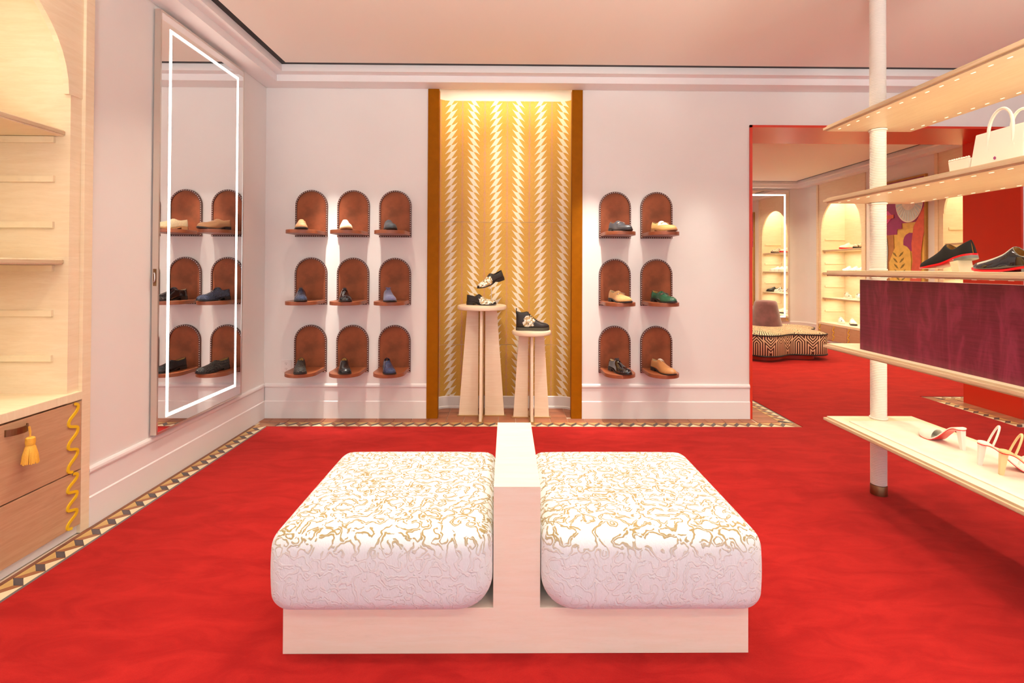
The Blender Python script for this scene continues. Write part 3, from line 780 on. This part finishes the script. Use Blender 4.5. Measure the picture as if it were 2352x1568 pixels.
# ------------------------------------------------------------------ leather shelves on the back wall, each with its shoe
def arch_outline(hw, h, inset=0, n=20):
    r = hw-inset; zc = h-hw
    return [(hw-inset, inset)]+[(r*math.cos(PI*i/n), zc+r*math.sin(PI*i/n)) for i in range(n+1)]+[(-hw+inset, inset)]
def make_leather_shelf():
    t = thing('leather_shelf', '', 'wall shelf', (0, 0, 0), 0, 'studded leather shoe shelves on the back wall')
    hw, h = .1375, .403
    ob = arch_outline(hw, h); ib = arch_outline(hw, h, .013); n = len(ob)
    MB().prism([(x, z) for x, z in ib], -.013, 0, 'y').build('leather_panel', 'leather', t)
    mb = MB(); vs = []
    for poly, y in ((ob, 0), (ob, -.020), (ib, -.020), (ib, -.013)): vs += [(x, y, z) for x, z in poly]
    fs = []
    for a in range(3):
        for i in range(n): j = (i+1) % n; fs.append((a*n+i, a*n+j, (a+1)*n+j, (a+1)*n+i))
    mb.add(vs, fs).build('rim', 'leatherdark', t, smooth=30)
    # dome studs along the rim
    mid = arch_outline(hw, h, .0065, 60); mid = mid+[mid[0]]; st = MB(); acc = 0; step = .0188
    for i in range(len(mid)-1):
        a, b_ = mid[i], mid[i+1]; l = math.dist(a, b_); q = acc
        while q < l:
            x = a[0]+(b_[0]-a[0])*q/l; z = a[1]+(b_[1]-a[1])*q/l; r = .0037
            st.add([(x+r*math.cos(PI*k/3), -.020, z+r*math.sin(PI*k/3)) for k in range(6)]+[(x, -.0228, z)], [(k, (k+1) % 6, 6) for k in range(6)])
            q += step
        acc = q-l
    o = st.build('studs', 'stud', t, smooth='all'); o['kind'] = 'stuff'
    # tongue shelf
    poly = [(.127, -.013), (.127, -.20)]+[(.127*math.cos(PI*i/22), -.20-.12*math.sin(PI*i/22)) for i in range(1, 22)]+[(-.127, -.20), (-.127, -.013)]
    MB().prism(poly, .014, .043, 'z').build('shelf_board', 'shelfwood', t, smooth=30, bevel=.002)
    return t
proto = make_leather_shelf()
CX = [-1.684, -1.324, -.965, .931, 1.291]; RZ = [1.556, .976, .398]
R20 = math.radians(200.5)
specs = {
 (0, 0): ('tan brown leather loafer', 's_tan', 'sole_dark', 'lining', 'moc', S_slip, {}),
 (0, 1): ('cream suede loafer', 's_cream', 'sole_tan', 'lining', 'moc', S_slip, {}),
 (0, 2): ('slate black leather slipper', 's_slate', 'sole_dark', 'lining', 'slip', S_slip, {}),
 (1, 0): ('navy crocodile leather oxford', 's_navycroc', 'sole_dark', 'lining_dark', 'oxford', S_lace, {}),
 (1, 1): ('glossy black patent oxford', 's_patent', 'sole_dark', 'lining_cream', 'oxford', S_lace, {}),
 (1, 2): ('lilac grey suede derby shoe', 's_lilac', 'sole_dark', 'lining_dark', 'derby', S_lace, {'lace': 's_lilac'}),
 (2, 0): ('black beaded loafer with tan lining', 's_woven', 'sole_dark', 'lining', 'slip', S_slip, {}),
 (2, 1): ('plain black leather loafer', 's_black', 'sole_dark', 'lining', 'slip', S_slip, {}),
 (2, 2): ('navy crocodile slip-on shoe', 's_navyslip', 'sole_dark', 'lining_dark', 'slip', S_slip, {}),
 (0, 3): ('dark grey leather loafer with metal bit', 's_bit', 'sole_dark', 'lining', 'bit', S_bit, {}),
 (0, 4): ('yellow tan loafer with white vamp', 's_two', 'sole_tan', 'lining_dark', 'bit', S_bit, {'metal': 'brass'}),
 (1, 3): ('camel suede loafer with metal bit', 's_camel', 'sole_dark', 'lining_cream', 'bit', S_bit, {}),
 (1, 4): ('green leather loafer with metal bit', 's_green', 'sole_dark', 'lining', 'bit', S_bit, {'metal': 'metal_dark'}),
 (2, 3): ('glossy black patent derby shoe', 's_patent', 'sole_dark', 'lining_cream', 'derby', S_lace, {}),
 (2, 4): ('cognac leather oxford with white laces', 's_cognac', 'sole_dark', 'lining_cream', 'oxford', S_lace, {'lace': 'lace_white'}),
}
first = True
rown = ('top', 'middle', 'bottom')
for (r, c_), (desc, mt, sl, ln, sty, fn, kw) in specs.items():
    sh = proto if first else copy_tree(proto); first = False
    sh.location = (CX[c_], DW-.0005, RZ[r])
    side = 'between mirror and amber niche' if c_ < 3 else 'between amber niche and red doorway'
    sh['label'] = f'arched brown leather wall shelf, {rown[r]} row, holding the {desc}' if len(desc.split()) < 8 else f'arched brown leather shelf holding the {desc}'
    ang = R20; dx, dy = -math.sin(ang), math.cos(ang)
    L = .288; hx = CX[c_]-dx*L*.5+(0 if c_ < 3 else .0); hy = 4.098-dy*L*.5
    shoe('dress_shoe', f'{desc} on an arched leather shelf of the {rown[r]} row', (hx, hy, RZ[r]+.0432), ang, mt, sl, ln, sty, 'shoes on the leather shelves', fn(), **kw)
# wall outlet
ou = thing('wall_outlet', 'white double power outlet low on the wall beside the bottom leather shelf', 'outlet', (-1.892, DW, .397))
part('cover_plate', 'plastic', ou, -.041, .041, -.006, 0, 0, .10, bevel=.0025)
for z in (.027, .073):
    so_ = MB().lathe([(.0165, 0), (.0165, .002), (.015, .003)], 16).build('socket', 'plastic', ou); so_.rotation_euler = (PI/2, 0, 0); so_.location = (0, -.006, z)
    MB().box(-.007, -.005, -.0036, 0, -.002, .006).box(.005, .007, -.0036, 0, -.002, .006).box(-.002, .002, -.0036, 0, -.010, -.006).build('slots', 'slot', ou, loc=(0, -.0058, z))

# ------------------------------------------------------------------ pedestals in the niche
def pedestal(label, loc, H_, R_, wb, wt, gap, th=.022):
    t = thing('display_pedestal', label, 'pedestal', loc)
    e = .02
    MB().lathe([(R_-.012, 0), (R_-.003, .004), (R_, .013), (R_, .026), (R_-.003, .035), (R_-.012, .039)], 56).build('top', 'maple_ped', t, smooth=45, loc=(0, 0, H_-.039))
    for k in range(4):
        fin = MB().prism([(gap, .008), (wb, .008), (wt, H_-.039), (gap, H_-.039)], -th/2, th/2, 'y').build('fin', 'maple_ped', t, bevel=.0015)
        fin.rotation_euler = (0, 0, PI/2*k)
        pl = MB().box(gap-.006, wb+.014, -th/2-.012, th/2+.012, 0, .008).build('foot_plate', 'brass', t, bevel=.001)
        pl.rotation_euler = (0, 0, PI/2*k)
    return t
pedestal('tall round-topped maple pedestal carrying two floral loafers in the niche', (-.219, 4.377, .002), .970, .2145, .199, .130, .029)
pedestal('short round-topped maple pedestal carrying a floral high-top sneaker in the niche', (.214, 4.328, .002), .757, .168, .155, .109, .028)
S_fl = lambda: Shoe(L=.275, H=[(0, .060), (.15, .062), (.3, .060), (.40, .082), (.48, .078), (.60, .060), (.74, .046), (.9, .034), (1, .012)], throat=.44, toe=1.7)
shoe('loafer', 'black loafer with cream floral vamp lying on the tall pedestal', (-.352, 4.40, .9722), math.radians(-112), 's_floral', 'sole_dark', 'lining_dark', 'slip', 'floral loafers', S_fl())
# raised loafer on a rod stand
st = thing('shoe_stand', 'slim metal rod stand holding the raised floral loafer', 'stand', (-.137, 4.36, .972))
MB().lathe([(.045, 0), (.045, .003), (.043, .004)], 28).build('base', 'bagwhite', st, smooth=30)
MB().lathe([(.003, .004), (.003, .158)], 10).build('rod', 'silver', st, smooth=True)
MB().box(-.03, .03, -.012, .012, 0, .003).build('rest', 'silver', st, loc=(0, 0, .157)).rotation_euler = (0, -math.radians(20), 0)
shoe('loafer', 'black loafer with cream floral vamp tilted on the rod stand', (-.028, 4.45, 1.194), math.radians(121), 's_floral', 'sole_dark', 'lining_dark', 'slip', 'floral loafers', S_fl(), tilt=math.radians(-18))
# high-top sneaker
S_hi = Shoe(L=.285, hw=.049, heelw=.037, toe=2.5, heel=.0, st=.026, spring=.004, n=3.2, throat=.35, gmax=.30, g0=.003,
            H=[(0, .142), (.12, .136), (.25, .138), (.33, .138), (.42, .112), (.52, .084), (.64, .060), (.78, .042), (.9, .034), (1, .014)])
sn = shoe('high_top_sneaker', 'black high-top sneaker with cream floral side on the short pedestal', (.080, 4.315, .7592), math.radians(-94), 's_hifloral', 'sole_olive', 'lining_dark', 'none', None, S_hi)
for k in range(6):
    u = .37+.052*k; MB().tube([S_hi.surf(u, .74+.52*i/6, .004) for i in range(7)], .003, 6).build('lace', 's_black', sn, smooth=True)
MB().tube([S_hi.surf(.003, .93, .002)+Vector((0, 0, z)) for z in (-.03, .0, .012, .02)], .004, 6).build('pull_tab', 's_black', sn, smooth=True)
sp = MB()
for i in range(60):
    u = random.uniform(.74, .96); a = random.uniform(.45, 1.55); p = S_hi.surf(u, a, .0); q = S_hi.surf(u, a, .006); d_ = (q-p).normalized()
    r1 = d_.orthogonal().normalized(); r2 = d_.cross(r1); sp.add([p+(r1*math.cos(PI*k/2)+r2*math.sin(PI*k/2))*.0022 for k in range(4)]+[q], [(k, (k+1) % 4, 4) for k in range(4)])
o = sp.build('toe_spikes', 'metal_dark', sn); o['kind'] = 'stuff'

# ------------------------------------------------------------------ double bench
bench = thing('bench', 'double upholstered bench with pale maple T-shaped base on red carpet', 'bench', (.037, 2.03, .006))
bx0, bx1, rx0, rx1, by0, by1 = -.781, .782, -.079, .079, -.348, .346
MB().prism([(bx0, 0), (bx1, 0), (bx1, .152), (rx1, .152), (rx1, .557), (rx0, .557), (rx0, .152), (bx0, .152)], by0, by1, 'y').build('base', 'maple_bench', bench, bevel=.0015)
def cushion_mesh(x0, x1, y0, y1, z0, z1, inner):
    """rounded section lofted front to back; the lower corner beside the rail is rounded widest"""
    R_ = {(-inner, 1): .062, (-inner, -1): .056, (inner, 1): .050, (inner, -1): .112}
    prof = []
    for (sx, sz), a0 in (((1, -1), -90), ((1, 1), 0), ((-1, 1), 90), ((-1, -1), 180)):
        r = R_[(sx, sz)]; cx = (x1-r) if sx > 0 else (x0+r); cz = (z1-r) if sz > 0 else (z0+r)
        for i in range(11): a_ = math.radians(a0+9*i); prof.append((cx+r*math.cos(a_), cz+r*math.sin(a_)))
    dense = []
    for i, p in enumerate(prof):
        q = prof[(i+1) % len(prof)]; m = max(1, int(math.dist(p, q)/.025))
        for j in range(m): dense.append((p[0]+(q[0]-p[0])*j/m, p[1]+(q[1]-p[1])*j/m))
    prof = dense; n = len(prof); cx, cz = (x0+x1)/2, (z0+z1)/2; hx, hz = (x1-x0)/2, (z1-z0)/2; r = .062
    sl = [(y0, r+f*(hz-r)) for f in (.98, .75, .5, .25)]
    sl += [(y0+r*(1-math.cos(t)), r*(1-math.sin(t))) for t in [PI/2*i/8 for i in range(9)]]
    sl += [(y0+r+(y1-y0-2*r)*i/16, 0) for i in range(1, 16)]
    sl += [(y1-r*(1-math.cos(t)), r*(1-math.sin(t))) for t in [PI/2*(8-i)/8 for i in range(9)]]
    sl += [(y1, r+f*(hz-r)) for f in (.25, .5, .75, .98)]
    vs = []; fs = []
    for y, ins in sl:
        for x, z in prof:
            X = cx+(x-cx)*(1-ins/hx*.98); Z = cz+(z-cz)*(1-ins/hz*.98)
            u, v_, q = (X-cx)/hx, (2*y-y0-y1)/(y1-y0), (Z-z0)/(z1-z0)
            bow = 1-(2*q-1)**2
            Z += .012*(1-u**4)*(1-v_**4)*q
            if u*inner < 0: X += .010*bow*u
            vs.append((X, y+.010*bow*v_*(1-min(1, abs(u))**6), Z))
    for i in range(len(sl)-1):
        for j in range(n): k = (j+1) % n; fs.append((i*n+j, i*n+k, (i+1)*n+k, (i+1)*n+j))
    fs += [tuple(range(n)), tuple(range((len(sl)-1)*n, len(sl)*n))]
    return MB().add(vs, fs)
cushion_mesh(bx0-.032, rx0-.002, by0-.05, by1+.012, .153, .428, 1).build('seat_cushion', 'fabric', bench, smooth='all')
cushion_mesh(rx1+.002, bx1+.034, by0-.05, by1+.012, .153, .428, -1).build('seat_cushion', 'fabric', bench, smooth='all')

# ------------------------------------------------------------------ open shelving unit on rope-wrapped poles
su = thing('shelving_unit', 'open maple shelving on white rope-wrapped poles with plum back panel', 'shelving', (2.148, 2.86, .006))
SZ = [.438, .864, 1.291, 1.717, 2.143]
sx0, sx1, sy1, sy0 = -.268, .232, .050, -2.0
def pole(yl):
    prof = [(.042, 0), (.042, .05), (.0375, .052)]; z = .056
    while z < 2.93: prof += [(.0378, z), (.0408, z+.003), (.0408, z+.006), (.0378, z+.009)]; z += .0095
    prof += [(.0378, 2.9385)]
    mb = MB().lathe(prof[3:], 24); o = mb.build('pole', 'rope', su, smooth=60, loc=(0, yl, 0))
    MB().lathe([(.0425, 0), (.0425, .052), (.041, .055)], 24).build('pole_foot', 'bronze', o, smooth=30)
    MB().lathe([(.041, 0), (.0455, .002), (.0455, .015), (.047, .0165)], 24).build('ceiling_collar', 'bronze', o, smooth=30, loc=(0, 0, 2.922))
    for z in SZ:
        MB().lathe([(.041, 0), (.0455, .002), (.0455, .009), (.041, .011)], 24).build('rope_collar', 'rope', o, smooth=30, loc=(0, 0, z-.006+.0005))
        MB().lathe([(.041, 0), (.0455, .002), (.0455, .009), (.041, .011)], 24).build('rope_collar', 'rope', o, smooth=30, loc=(0, 0, z-.006-.0445))
pole(0); pole(-1.85)
for i, z in enumerate(SZ):
    z -= .006
    s = MB().box(sx0, sx1, sy0, sy1, z-.032, z).build('shelf', ['maple_h', 'maple_edge'], su, bevel=.0015)
    for pg in s.data.polygons: pg.material_index = 1 if abs(pg.normal.z) < .5 else 0
    if i: area('shelf_led', (2.13, 1.90, z+.006-.036), (2.13, 1.90, 0), 5.0, .40, 1.9, (1, .86, .60), 170)
    MB().box(sx0-.013, sx1+.013, sy0-.013, sy1+.013, z-.024, z-.010).build('edge_rib', 'maple_edge', s, bevel=.0015)
    for xa in (sx0+.035, sx1-.042):
        ld = MB(); yy = sy1-.06
        while yy > sy0+.06: ld.box(xa, xa+.005, yy-.009, yy+.009, z-.0335, z-.0325); yy -= .075
        ld.build('led_row', 'led', s)['kind'] = 'stuff'
MB().box(-.224, -.200, sy0+.02, -.163, SZ[1]-.0055, 1.237).build('back_panel', 'purple', su, bevel=.0015)
MB().box(sx0+.055, sx1-.045, sy0+.05, -.06, SZ[0]-.0058, SZ[0]-.0012).build('leather_pad', 'padwhite', su, bevel=.0015)
SH = lambda k: SZ[k]+.0003
# loafers on the third shelf
S_lo = lambda: Shoe(L=.30, hw=.048, heelw=.034, toe=1.6, heel=.014, st=.0075, H=[(0, .066), (.15, .068), (.3, .064), (.40, .082), (.46, .090), (.56, .070), (.70, .051), (.86, .036), (.95, .024), (1, .010)], throat=.46, gmax=.60)
shoe('velvet_loafer', 'black velvet loafer with red sole propped up on a small wedge', (2.145, 2.262, SH(2)+.062), math.radians(-2), 's_velvet', 'sole_red', 'lining', 'slip', None, S_lo(), tilt=math.radians(-11.5), heel_mat='sole_grey')
wd = thing('shoe_wedge', 'small pale wood wedge propping the black velvet loafer', 'wedge', (2.145, 2.325, SH(2)))
MB().prism([(-.022, 0), (.016, 0), (.028, .044), (-.012, .052)], -.035, .035, 'x').build('block', 'maple', wd, bevel=.001)
shoe('patent_loafer', 'black patent loafer with red sole on the pole shelving', (1.990, 1.800, SH(2)), math.radians(-1), 's_patent', 'sole_red', 'lining', 'slip', None, S_lo(), heel_mat='sole_grey')
# bag and beaded pouch on the fourth shelf
bag = thing('handbag', 'white structured handbag with two round handles on the pole shelving', 'handbag', (2.05, 2.02, SH(3)))
def taper(x0, x1, y0, y1, z0, z1, dx, dy):
    return MB().add([(x0, y0, z0), (x1, y0, z0), (x1, y1, z0), (x0, y1, z0), (x0+dx, y0+dy, z1), (x1-dx, y0+dy, z1), (x1-dx, y1-dy, z1), (x0+dx, y1-dy, z1)],
                    [(0, 3, 2, 1), (4, 5, 6, 7), (0, 1, 5, 4), (1, 2, 6, 5), (2, 3, 7, 6), (3, 0, 4, 7)])
taper(-.065, .065, -.125, .098, 0, .158, .02, .010).build('body', 'bagwhite', bag, bevel=.006)
for x in (-.048, .048):
    pts = [(x+.006*math.copysign(1, -x)*math.sin(q), -.022+.050*math.cos(q), .150+.088*math.sin(q)) for q in [PI*i/16 for i in range(17)]]
    pts = [(x-.0, .030, .07)]+[(x, .030, .12)]+pts+[(x, -.074, .12), (x, -.074, .07)]
    MB().tube(pts, .0058, 8).build('handle', 'bagwhite', bag, smooth=True)
    for y in (.030, -.074): MB().box(x-.004-.004*(x < 0)*1, x+.004+.004*(x > 0), y-.009, y+.009, .055, .085).build('handle_tab', 'bagwhite', bag, bevel=.002)
MB().lathe([(.001, 0), (.004, .004), (.004, .010), (.001, .014)], 10).build('charm', 'a_purple', bag, smooth=True, loc=(-.068, -.018, .030))
po = thing('beaded_pouch', 'small white pouch with pearl beaded rim beside the white handbag', 'pouch', (2.04, 2.17, SH(3)))
taper(-.05, .05, -.045, .045, 0, .066, -.004, -.006).build('body', 'bagwhite', po, bevel=.004)
bd = MB()
for i in range(9):
    for xx in (-.05, .05): bd.lathe([(.0005, -.005), (.0042, -.003), (.0055, 0), (.0042, .003), (.0005, .005)], 8, (xx, -.046+.0115*i, .070))
bd.build('bead_rim', 'bagwhite', po, smooth=True)['kind'] = 'stuff'
# mules and sandals on the bottom shelf
def mule(label, loc, rotz, mat, style, hh=.092, L=.235, heelpt=None):
    t = thing('heeled_mule', label, 'sandal', loc, rotz)
    zf = lambda u: hh*(1-smooth01(.10, .66, u))+.004+.010*max(0, (u-.72)/.28)**2+.0
    wf = lambda u: (.026+.013*smooth01(.35, .70, u))*(math.sqrt(max(0, 1-((.08-u)/.08)**2)) if u < .08 else (1 if u < .72 else max(0, 1-((u-.72)/.28)**1.8)**.6))
    def sheet(o0, o1, grow=0):
        vs = []; fs = []; n = 30
        for i in range(n+1):
            u = .002+.996*i/n; w_ = max(wf(u)+grow, .001); vs += [(-w_, u*L, zf(u)+o1), (w_, u*L, zf(u)+o1), (-w_, u*L, zf(u)+o0), (w_, u*L, zf(u)+o0)]
        for i in range(n): j = 4*i; fs += [(j, j+1, j+5, j+4), (j+2, j+6, j+7, j+3), (j, j+4, j+6, j+2), (j+1, j+3, j+7, j+5)]
        fs += [(0, 2, 3, 1), (4*n, 4*n+1, 4*n+3, 4*n+2)]
        return MB().add(vs, fs)
    sheet(.001, .007).build('footbed', mat, t, smooth=40)
    sheet(-.003, .001, -.001).build('outsole', 'sole_red', t, smooth=40)
    r0, r1 = (.0135, .0085)
    MB().add([(-r0, .004, hh+.002), (r0, .004, hh+.002), (r0, .028, hh-.002), (-r0, .028, hh-.002), (-r1, .0, 0), (r1, .0, 0), (r1, .015, 0), (-r1, .015, 0)],
             [(0, 3, 2, 1), (4, 5, 6, 7), (0, 1, 5, 4), (1, 2, 6, 5), (2, 3, 7, 6), (3, 0, 4, 7)]).build('heel', mat, t, bevel=.002)
    if style == 'vamp':
        vs = []; fs = []; n = 12; m = 12
        for i in range(n+1):
            u = .58+.41*i/n; w_ = max(wf(u)+.002, .002); h = .040*(1-(i/n))**.55+.006
            for k in range(m+1): a = PI*k/m; vs.append((-w_*math.cos(a), u*L, zf(u)+.004+h*math.sin(a)))
        for i in range(n):
            for k in range(m): j = i*(m+1)+k; fs.append((j, j+1, j+m+2, j+m+1))
        o = MB().add(vs, fs).build('vamp', mat, t, smooth='all'); o.modifiers.new('t', 'SOLIDIFY').thickness = .002
    else:
        for u, hgt, lean in ((.62, .052, .01), (.18, .085, .03)):
            w_ = wf(u)+.001; pts = [(-w_*math.cos(a), u*L+lean*math.sin(a), zf(u)+.003+hgt*math.sin(a)) for a in [PI*i/16 for i in range(17)]]
            MB().tube(pts, .0042, 8).build('strap', mat, t, smooth=True)
    return t
mule('white pointed mule with block heel on the white leather shelf pad', (2.17, 2.345, SH(0)+.0035), math.radians(4), 's_white', 'vamp')
mule('white strappy heeled sandal on the white leather shelf pad', (2.075, 2.180, SH(0)+.0035), math.radians(-118), 's_white', 'loop')
mule('gold strappy heeled sandal on the white leather shelf pad', (2.065, 2.075, SH(0)+.0035), math.radians(-118), 's_gold', 'loop')

# ------------------------------------------------------------------ far room: ottoman, art, shoes
ot = thing('ottoman', 'flower-shaped ottoman in brown and cream maze fabric with plum backrest', 'ottoman', (3.905, 7.75, .006))
def petal(r, a): return r*(.885+.115*math.cos(6*(a-math.radians(-110))))
def flower(rings, n=180):
    """rings: (radius, z, v) -> mesh with uv"""
    vs = []; fs = []; uv = []
    per = 0; us = [0]
    for i in range(n):
        a, b_ = 2*PI*i/n, 2*PI*(i+1)/n
        per += math.dist((petal(.97, a)*math.cos(a), petal(.97, a)*math.sin(a)), (petal(.97, b_)*math.cos(b_), petal(.97, b_)*math.sin(b_))); us.append(per)
    k = round(per/.36)*.36/per
    for r, z, v_ in rings:
        for i in range(n+1): a = 2*PI*i/n; q = petal(r, a); vs.append((q*math.cos(a), q*math.sin(a), z)); uv.append((us[i]*k, v_))
    m = n+1
    for j in range(len(rings)-1):
        for i in range(n): fs.append((j*m+i, j*m+i+1, (j+1)*m+i+1, (j+1)*m+i))
    return vs, fs, uv
def uvmesh(name, vs, fs, uv, mat):
    me = bpy.data.meshes.new(name); me.from_pydata([tuple(v) for v in vs], [], fs); me.materials.append(M[mat]); ul = me.uv_layers.new(name='UVMap')
    for l in me.loops: ul.data[l.index].uv = uv[l.vertex_index]
    me.polygons.foreach_set('use_smooth', [True]*len(me.polygons)); me.set_sharp_from_angle(angle=math.radians(50)); return me
link('seat', uvmesh('seat', *flower([(.90, .065, -.06), (.955, .075, .0), (.97, .10, .03), (.97, .35, .28), (.955, .372, .31), (.90, .388, .36), (.70, .405, .56), (.40, .41, .86), (.1, .41, 1.1), (.001, .41, 1.2)]), 'maze'), ot)
for r, z in ((.967, .365), (.967, .080)):
    MB().tube([(petal(r, a)*math.cos(a), petal(r, a)*math.sin(a), z) for a in [2*PI*i/150 for i in range(150)]], .010, 6, closed=True).build('piping', 'piping', ot, smooth=True)
MB().add(*flower([(.80, 0, 0), (.80, .075, 0), (.001, .075, 0)])[:2]).build('plinth', 'redlac', ot)
MB().lathe([(.235, 0), (.232, .02), (.170, .32), (.160, .365), (.140, .385), (.08, .392), (.001, .394)], 40, cap=False).build('backrest', 'velvet', ot, smooth=50, loc=(.165, .05, .405))
# painted panel
art = thing('wall_art', 'tall painted wood panel with eye, steps and leaves in the far room', 'artwork', (FX-.002, 7.65, .45), -PI/2)
part('board', 'a_gold', art, .004, .971, -.022, -.002, .004, 2.146)
for b_ in ((0, .025, -.034, 0, 0, 2.15), (.95, .975, -.034, 0, 0, 2.15), (.025, .95, -.034, 0, 0, .025), (.025, .95, -.034, 0, 2.125, 2.15)): part('frame_rail', 'a_frame', art, *b_)
def inlay(name, mat, pts, y, th=.0035):
    pts = [(min(max(x, .026), .949), min(max(z-.45, .026), 2.124)) for x, z in pts]
    MB().prism(pts, y-th, y, 'y').build(name, mat, art)
def arc(cx, cz, r, a0, a1, n=14, sx=1): return [(cx+sx*r*math.cos(math.radians(a0+(a1-a0)*i/n)), cz+r*math.sin(math.radians(a0+(a1-a0)*i/n))) for i in range(n+1)]
Y0 = -.022
inlay('ochre_field', 'a_ochre', [(.03, .48), (.94, .48), (.94, 1.9), (.03, 1.8)], Y0)
inlay('purple_steps', 'a_purple', [(.03, 2.57), (.56, 2.57), (.56, 1.965), (.5625, 1.883), (.475, 1.883), (.475, 1.805), (.30, 1.805), (.03, 1.795)], Y0-.0036)
inlay('pink_band', 'a_pink', [(.03, 2.17), (.30, 2.17), (.40, 2.08), (.30, 1.98), (.03, 1.93)], Y0-.0072)
inlay('coral_band', 'a_coral', [(.03, 2.10), (.42, 2.10), (.42, 2.05), (.03, 2.02)], Y0-.0108)
inlay('purple_ground', 'a_purple', [(.56, 2.57), (.94, 2.57), (.94, 2.15), (.80, 1.96), (.56, 1.96)], Y0-.0036)
inlay('fan', 'a_white', arc(.69, 2.255, .292, 180, 360, 24, .82)+arc(.69, 2.255, .16, 0, 180, 14, 1.49), Y0-.0072)
for i in range(13):
    a0 = 190+160*i/12-5; inlay('fan_ray', 'a_aqua', [(.69+.82*.275*math.cos(math.radians(q)), 2.255+.275*math.sin(math.radians(q))) for q in (a0, a0+9.5)]+[(.69+.82*.15*math.cos(math.radians(q)), 2.255+.12*math.sin(math.radians(q))) for q in (a0+9.5, a0)], Y0-.0108)
inlay('iris', 'a_aqua', arc(.66, 2.28, .055, 0, 360, 20, .8), Y0-.0108); inlay('pupil', 'a_pink', arc(.66, 2.28, .030, 0, 360, 16, .8), Y0-.0144)
inlay('coral_plume', 'a_coral', [(.949, 2.16), (.949, 1.80), (.93, 1.73), (.90, 1.53), (.897, 1.17), (.90, .60), (.70, .60), (.714, 1.17), (.76, 1.41), (.738, 1.656), (.776, 1.897), (.887, 2.067)], Y0-.0108)
inlay('purple_arch', 'a_purple', [(.593, 1.60), (.593, 1.713), (.61, 1.76), (.64, 1.79), (.70, 1.815), (.76, 1.81), (.745, 1.55)], Y0-.0072)
inlay('leaf', 'a_ochre', [(.433, 1.601), (.50, 1.65), (.585, 1.651), (.66, 1.62), (.715, 1.565), (.735, 1.412), (.72, 1.168), (.70, .80), (.45, .80), (.341, 1.159), (.33, 1.40)], Y0-.0108)
inlay('brown_column', 'a_brown', [(.28, 1.807), (.409, 1.799), (.44, 1.371), (.42, .70), (.28, .70)], Y0-.0072)
inlay('grey_curve', 'a_steel', [(.25, 1.78), (.27, 1.80), (.30, 1.74), (.315, 1.60), (.30, 1.30), (.27, 1.20), (.28, 1.45), (.285, 1.60)], Y0-.0144)
for k in range(7):
    zc = 1.50-.085*k; xc = .50+.012*k
    for sg in (-1, 1):
        inlay('leaf_vein', 'a_olive', [(xc+sg*.015, zc-.02), (xc+sg*.05, zc+.03), (xc+sg*.10, zc+.055), (xc+sg*.085, zc+.02), (xc+sg*.045, zc-.012)], Y0-.0144, .002)
# shoes of the far cabinet
CF = lambda lx: FC[0][0]-lx      # local x -> world y
tiny = lambda: Shoe(L=.28, heel=.0, st=.022, spring=.006, throat=.42, H=[(0, .075), (.15, .070), (.3, .066), (.40, .088), (.5, .078), (.65, .056), (.8, .046), (.92, .036), (1, .014)])
far = [  # lx, depth from front, shelf z, angle, material, sole, label
 (.52, .10, 1.644, 90, 's_white', 'sole_red', 'white sneaker with red sole on the upper shelf of the far cabinet'),
 (.86, .10, 1.644, 90, 's_pat', 'sole_dark', 'black and gold patterned sneaker on the upper shelf of the far cabinet'),
 (.55, .10, 1.24, 75, 's_white', 'sole_white', 'white low sneaker on the far cabinet middle shelf, end of its trio nearest the mirror'),
 (.72, .10, 1.24, 75, 's_white', 'sole_white', 'white low sneaker between two others on the far cabinet middle shelf'),
 (.89, .10, 1.24, 75, 's_white', 'sole_white', 'white low sneaker on the far cabinet middle shelf, end of its trio nearest the artwork'),
 (.50, .12, .789, 20, 's_pat', 'sole_white', 'tan and brown patterned low shoe on the far cabinet lower shelf'),
 (.80, .12, .789, 20, 's_whitedots', 'sole_white', 'white and black speckled shoe on the far cabinet lower shelf'),
 (1.08, .12, .789, 90, 's_black', 'sole_dark', 'black shoe on the far cabinet lower shelf'),
 (.36, .10, .346, 25, 's_whitedots', 'sole_white', 'white speckled sneaker on the far cabinet counter, nearest the lit mirror'),
 (.66, .10, .346, 25, 's_white', 'sole_dark', 'plain white sneaker with dark sole on the far cabinet counter'),
 (.95, .10, .346, 25, 's_whitedots', 'sole_red', 'white speckled sneaker with red sole on the far cabinet counter'),
]
for lx, dp, z, ang, mt, sl, lb in far:
    a = math.radians(ang); toe = (-math.sin(a), -math.cos(a))          # 90: toe towards the room, 0: along the shelf
    rz = math.atan2(-toe[0], toe[1])
    L = .28; cx, cy = FX+.012+dp+.09, CF(lx)
    shoe('sneaker', lb, (cx-toe[0]*L/2, cy-toe[1]*L/2, z+.0004), rz, mt, sl, 'lining', 'oxford', 'sneakers in the far cabinet', tiny(), lace='lace_white')
